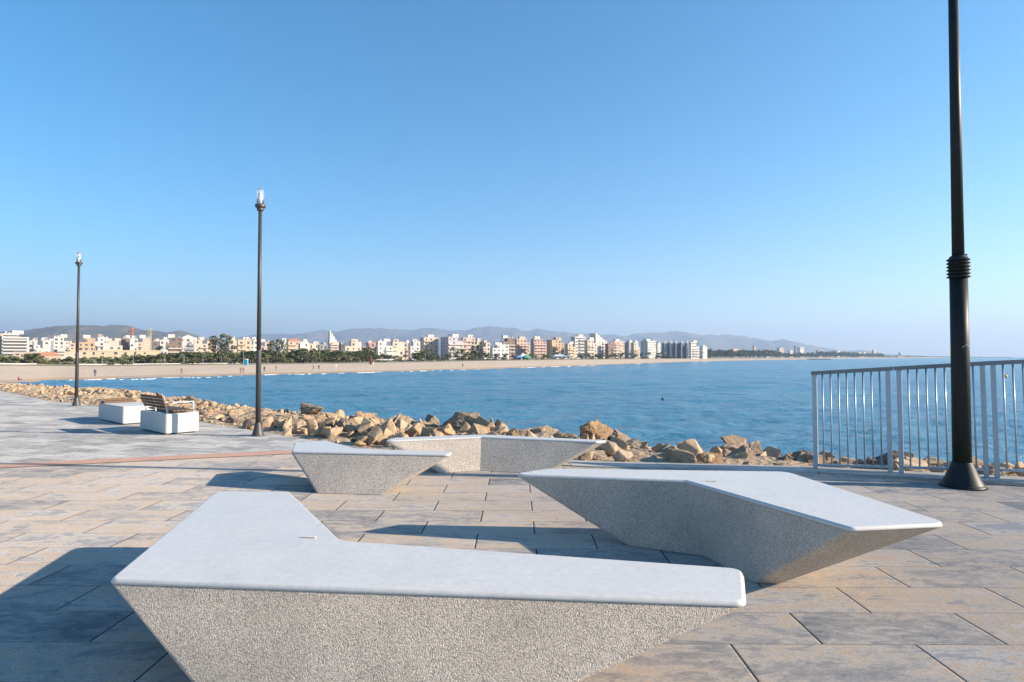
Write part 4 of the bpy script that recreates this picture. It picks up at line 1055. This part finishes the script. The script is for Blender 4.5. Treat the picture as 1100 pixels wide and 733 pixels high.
# ------------------------------------------------------------------ beach furniture
def wall_run(x0, x1, label, dm, h):
    bm = bmesh.new(); n = 30; pr = None
    for i in range(n + 1):
        x = x0 + (x1 - x0) * i / n; d = d_back(x) * dm + 5; z = z_back(x) + 0.1
        cur = [bm.verts.new(ring(x, d, z - 0.5)), bm.verts.new(ring(x, d, z + h)), bm.verts.new(ring(x, d + 0.5, z + h)), bm.verts.new(ring(x, d + 0.5, z - 0.5))]
        if pr:
            for k in range(3): bm.faces.new((pr[k], cur[k], cur[k + 1], pr[k + 1]))
        else: bm.faces.new(cur)
        pr = cur
    bm.faces.new(pr[::-1]); bmesh.ops.recalc_face_normals(bm, faces=bm.faces[:])
    tag(mesh_obj('low_wall', bm, M['white']), label, 'wall')
wall_run(84, 200, 'low white promenade wall between far lamp post and the dense tree belt', 1.07, 0.45)
wall_run(204, 262, 'low white promenade wall in front of the big eucalyptus', 1.07, 0.45)
wall_run(0, 40, 'short low white wall at the far left behind the dunes', 1.07, 0.45)

def tent(px, py, d, w_, h, mat, label, name='beach_tent'):
    p = at_d(px, py, d); root = empty(name, (p.x, d, z_back(px) - 0.2), 0.4); tag(root, label, 'tent')
    bm = bmesh.new()
    for sx in (-1, 1):
        for sy in (-1, 1): tube(bm, (sx * w_ / 2, sy * w_ / 2, 0), (sx * w_ / 2, sy * w_ / 2, h * 0.6), 0.08, n=6)
    mesh_obj('pole_frame', bm, M['galv'], root)
    bm = bmesh.new(); e = w_ / 2 + 0.3
    b0 = [bm.verts.new((sx * e, sy * e, h * 0.58)) for sx, sy in ((-1, -1), (1, -1), (1, 1), (-1, 1))]; tp = bm.verts.new((0, 0, h))
    lo = [bm.verts.new((v.co.x, v.co.y, h * 0.46)) for v in b0]
    for i in range(4): bm.faces.new((b0[i], b0[(i + 1) % 4], tp)); bm.faces.new((lo[i], lo[(i + 1) % 4], b0[(i + 1) % 4], b0[i]))
    mesh_obj('canopy', bm, mat, root)
    bm = bmesh.new(); box(bm, -w_ / 2 + .1, w_ / 2 - 0.15, 0, w_ / 2 - .1, w_ / 2 - 0.05, h * 0.5); mesh_obj('back_sheet', bm, mat, root)
gm = simple('green_canvas', (.06, .30, .20), .8); bmt = simple('blue_canvas', (.10, .20, .42), .8)
tent(557, 388, 445, 5, 4.0, bmt, 'small dark blue beach tent left of the white one')
tent(561.5, 387.5, 450, 6, 5.6, WM['white'], 'white peaked beach tent between a blue and a green one')
tent(566, 388, 445, 5, 4.2, gm, 'green beach tent right of the white one')
def pavilion(x0, x1, ytop, d, label):
    W = (x1 - x0) / F * d; p = at_d((x0 + x1) / 2, 386, d); zb = z_back((x0 + x1) / 2) + 0.1; Hh = H + (YH - ytop) * d / F - zb
    root = empty('beach_pavilion', (p.x, d, zb), 0.25); tag(root, label, 'pavilion')
    bm = bmesh.new(); box(bm, -W / 2, -3, 0, W / 2, 3, Hh * 0.62); mesh_obj('wall', bm, WM['white'], root)
    bm = bmesh.new(); vs = box(bm, -W / 2 - 0.8, -4, Hh * 0.62 + 0.02, W / 2 + 0.8, 4, Hh * 0.75)
    box(bm, -W * 0.4, -2.5, Hh * 0.75, W * 0.1, 2.5, Hh); mesh_obj('roof', bm, simple('pale_blue_sheet', (.50, .60, .68), .6), root)
    for k in range(4): bpart('window', ME_WIN, root, (-W / 2 + W * (k + 0.5) / 4, -3.0, Hh * 0.33), (W / 4 * 0.6, 0.1, Hh * 0.3))
pavilion(593, 612, 381.0, 530, 'white beach pavilion with pale blue roof below the orange block')
# totem, blue cabin
p = on_z(398.2, 394.0, -3.0); root = empty('beach_tower', (p.x, p.y, -3.0)); tag(root, 'dark red brown lifeguard tower standing on the sand', 'tower')
bm = bmesh.new(); box(bm, -0.45, -0.45, 1.1, 0.45, 0.45, 4.6); mesh_obj('tower_body', bm, simple('dark_red_board', (.16, .05, .045), .8), root)
bm = bmesh.new()
for sx in (-1, 1):
    for sy in (-1, 1): tube(bm, (sx * 0.5, sy * 0.5, 0), (sx * 0.38, sy * 0.38, 1.2), 0.09, n=6)
mesh_obj('leg_frame', bm, M['dark'], root)
bm = bmesh.new(); box(bm, 0.5, -0.5, 0, 1.2, 0.3, 1.9); mesh_obj('notice_board', bm, WM['white'], root)
p = at_d(264.5, 389, 235); root = empty('beach_cabin', (p.x, p.y, z_back(264))); tag(root, 'small bright blue cabin at the back of the beach', 'cabin')
bm = bmesh.new(); box(bm, -0.6, -0.6, 0, 0.6, 0.6, 2.1); mesh_obj('cabin_body', bm, simple('blue_plastic', (.06, .30, .52), .5), root)
bm = bmesh.new(); vs = box(bm, -0.65, -0.65, 2.1, 0.65, 0.65, 2.4)
for v in vs[4:]: v.co.x *= 0.7; v.co.y *= 0.7
mesh_obj('roof', bm, WM['white'], root)
# promenade lamps far away
for i, (x, yt) in enumerate(((177, 381), (197.5, 380.5), (143, 382.5), (237.5, 381.5), (261.5, 376.5), (218, 382), (110, 383), (457, 380.5), (398, 381), (512, 381))):
    d = d_back(x) * 1.06; zb = z_back(x); p = at_d(x, 388, d); zt = H + (YH - yt) * d / F
    if i == 0:
        root = empty('far_lamp', (p.x, d, zb))
        bm = bmesh.new(); tube(bm, (0, 0, 0), (0, 0, 1), 0.10, 0.07, 8); lp = mesh_obj('pole', bm, WM['grey'], root)
        bm = bmesh.new(); box(bm, -0.1, -0.12, 0.985, 0.9, 0.12, 1.0); mesh_obj('lamp_arm', bm, WM['grey'], root); proto = root
    else: root = copy_tree(proto); root.location = (p.x, d, zb)
    for ch in root.children: ch.scale.z = zt - zb
    tag(root, 'thin pale street lamp at the back of the far beach', 'street lamp', 'street lamps along the far beach')
# parked cars
def car_proto():
    root = empty('parked_car', (0, 0, 0))
    bm = bmesh.new(); pr = [(-2.1, 0.35), (-2.15, 0.75), (-1.3, 0.9), (1.6, 0.95), (2.15, 0.85), (2.15, 0.35)]
    for y in (-0.85, 0.85): pass
    A = [bm.verts.new((x, -0.85, z)) for x, z in pr]; Bq = [bm.verts.new((x, 0.85, z)) for x, z in pr]; n = len(pr)
    bm.faces.new(A[::-1]); bm.faces.new(Bq)
    for i in range(n): bm.faces.new((A[i], A[(i + 1) % n], Bq[(i + 1) % n], Bq[i]))
    bmesh.ops.recalc_face_normals(bm, faces=bm.faces[:]); mesh_obj('body', bm, WM['white'], root)
    bm = bmesh.new(); vs = box(bm, -1.1, -0.78, 0.92, 1.5, 0.78, 1.42)
    for v in vs[4:]: v.co.x *= 0.75; v.co.y *= 0.85
    mesh_obj('cabin', bm, M['winglass'], root)
    for x in (-1.3, 1.35):
        for y in (-0.8, 0.8):
            bm = bmesh.new(); tube(bm, (x, y - 0.1, 0.32), (x, y + 0.1, 0.32), 0.32, n=14); mesh_obj('wheel', bm, M['dark'], root)
    return root
cp = None
for i, x in enumerate((408, 413, 418.5, 441, 446, 453, 461, 467, 520, 527, 531)):
    d = d_back(x) * 1.09; p = at_d(x, 386, d)
    if cp is None: cp = car_proto(); o = cp
    else: o = copy_tree(cp)
    o.location = (p.x, d, z_back(x) + 0.75); o.rotation_euler = (0, 0, random.choice((0.2, 0.4, 1.3)))
    tag(o, 'white car parked behind the far beach', 'car', 'white cars parked behind the beach')

# people on the beach
def person_mesh(mat, pose='stand'):
    J = [(0, 0, 0.95), (0, 0, 1.2), (0, 0, 1.42), (0, 0, 1.52), (0, 0, 1.68), (0.1, 0, 0.9), (0.12, 0.08, 0.5), (0.12, 0.0, 0.06), (-0.1, 0, 0.9), (-0.12, -0.08, 0.5), (-0.12, -0.12, 0.06), (0.2, 0, 1.4), (0.25, 0.02, 1.12), (0.24, -0.1, 0.88), (-0.2, 0, 1.4), (-0.25, 0.03, 1.12), (-0.24, -0.06, 0.88)]
    if pose == 'sit':
        J = [(0, 0, 0.12), (0, 0.03, 0.4), (0, 0.05, 0.6), (0, 0.04, 0.7), (0, 0.02, 0.87), (0.1, -0.02, 0.12), (0.14, -0.42, 0.42), (0.13, -0.55, 0.03), (-0.1, -0.02, 0.12), (-0.14, -0.42, 0.42), (-0.13, -0.55, 0.03), (0.2, 0.04, 0.58), (0.24, -0.08, 0.36), (0.16, -0.34, 0.42), (-0.2, 0.04, 0.58), (-0.24, -0.08, 0.36), (-0.16, -0.34, 0.42)]
    Ed = [(0, 1), (1, 2), (2, 3), (3, 4), (0, 5), (5, 6), (6, 7), (0, 8), (8, 9), (9, 10), (2, 11), (11, 12), (12, 13), (2, 14), (14, 15), (15, 16)]
    rad = [.14, .14, .13, .06, .11, .09, .065, .05, .09, .065, .05, .065, .045, .035, .065, .045, .035]
    me = bpy.data.meshes.new('person'); me.from_pydata(J, Ed, []); me.materials.append(mat)
    return me, rad
def person_proto(mat, pose, name='person'):
    me, rad = person_mesh(mat, pose); o = bpy.data.objects.new('body_source', me); C.objects.link(o)
    md = o.modifiers.new('skin', 'SKIN')
    if not me.skin_vertices: me.attributes
    for v, r in zip(me.skin_vertices[0].data, rad): v.radius = (r, r)
    me.skin_vertices[0].data[0].use_root = True
    o.modifiers.new('sub', 'SUBSURF').levels = 1; o.modifiers['sub'].render_levels = 2
    dg = bpy.context.evaluated_depsgraph_get(); m2 = bpy.data.meshes.new_from_object(o.evaluated_get(dg)); m2.name = 'person'
    m2.materials.clear(); m2.materials.append(mat)
    bpy.data.objects.remove(o); return m2
cloth = [simple('cloth_' + n, c, .9) for n, c in (('maroon', (.20, .05, .05)), ('navy', (.04, .05, .10)), ('tan', (.22, .12, .08)), ('white', (.7, .66, .62)))]
pm = []
for c_ in cloth:
    try: pm.append(person_proto(c_, 'stand'))
    except Exception as e: print('person', e)
sit = person_proto(cloth[0], 'sit')
def person(me, px, py, z, label, rz=0.5, grp=None):
    p = on_z(px, py, z); o = bpy.data.objects.new('person', me); C.objects.link(o); o.location = p; o.rotation_euler = (0, 0, rz); tag(o, label, 'person', grp); return o
for px, py, k, lab in ((102, 404.8, 1, 'person in dark clothes alone on the sand right of the far lamp post'), (195, 402.6, 2, 'person in tan clothes on the sand between the two slim lamp posts'), (258.5, 401.5, 2, 'left one of two people in tan by the water left of the middle lamp'), (261.5, 401.2, 2, 'right one of two people in tan by the water left of the middle lamp'),
                       (284, 400, 1, 'person in dark clothes just right of the middle lamp post'), (296.5, 398.8, 0, 'person in maroon standing on the sand right of the middle lamp'), (336.5, 397.5, 1, 'person in dark clothes left of the pair on the middle beach'), (342.5, 397.6, 1, 'person in dark clothes on the sand halfway to the beach tower'), (361, 396.3, 3, 'person in white left of the beach tower'), (497, 394.8, 1, 'person in dark clothes by the water below the large hotel'), (589.5, 388.5, 1, 'person in dark clothes beside the beach pavilion')):
    d_ = on_z(px, py, -2.9); person(pm[k], px, py, -3.0, lab, px * 0.1)
person(sit, 20, 409.2, -3.55, 'person in maroon sitting on the sand at the far left end of the beach', 2.2)

# buoys
def buoy(px, py, z, r, mat, label):
    p = on_z(px, py, SEA); root = empty('buoy', (p.x, p.y, SEA)); tag(root, label, 'buoy')
    bm = bmesh.new(); lathe(bm, [(r * 0.3, -r * 0.4), (r * 0.85, -r * 0.1), (r, r * 0.4), (r * 0.85, r * 0.95), (r * 0.35, r * 1.35), (r * 0.12, r * 1.5)], 18); mesh_obj('float', bm, mat, root, True)
    bm = bmesh.new(); tube(bm, (0, 0, r * 1.45), (0, 0, r * 1.9), r * 0.1, n=8); mesh_obj('ring', bm, M['dark'], root)
buoy(1080.3, 405, SEA, 0.42, simple('yellow_buoy', (.70, .50, .12), .5), 'yellow buoy floating behind the right railing panel')
buoy(712, 429, SEA, 0.17, simple('dark_buoy', (.05, .04, .05), .5), 'small dark float alone on the open water')
print('boulders', nb)
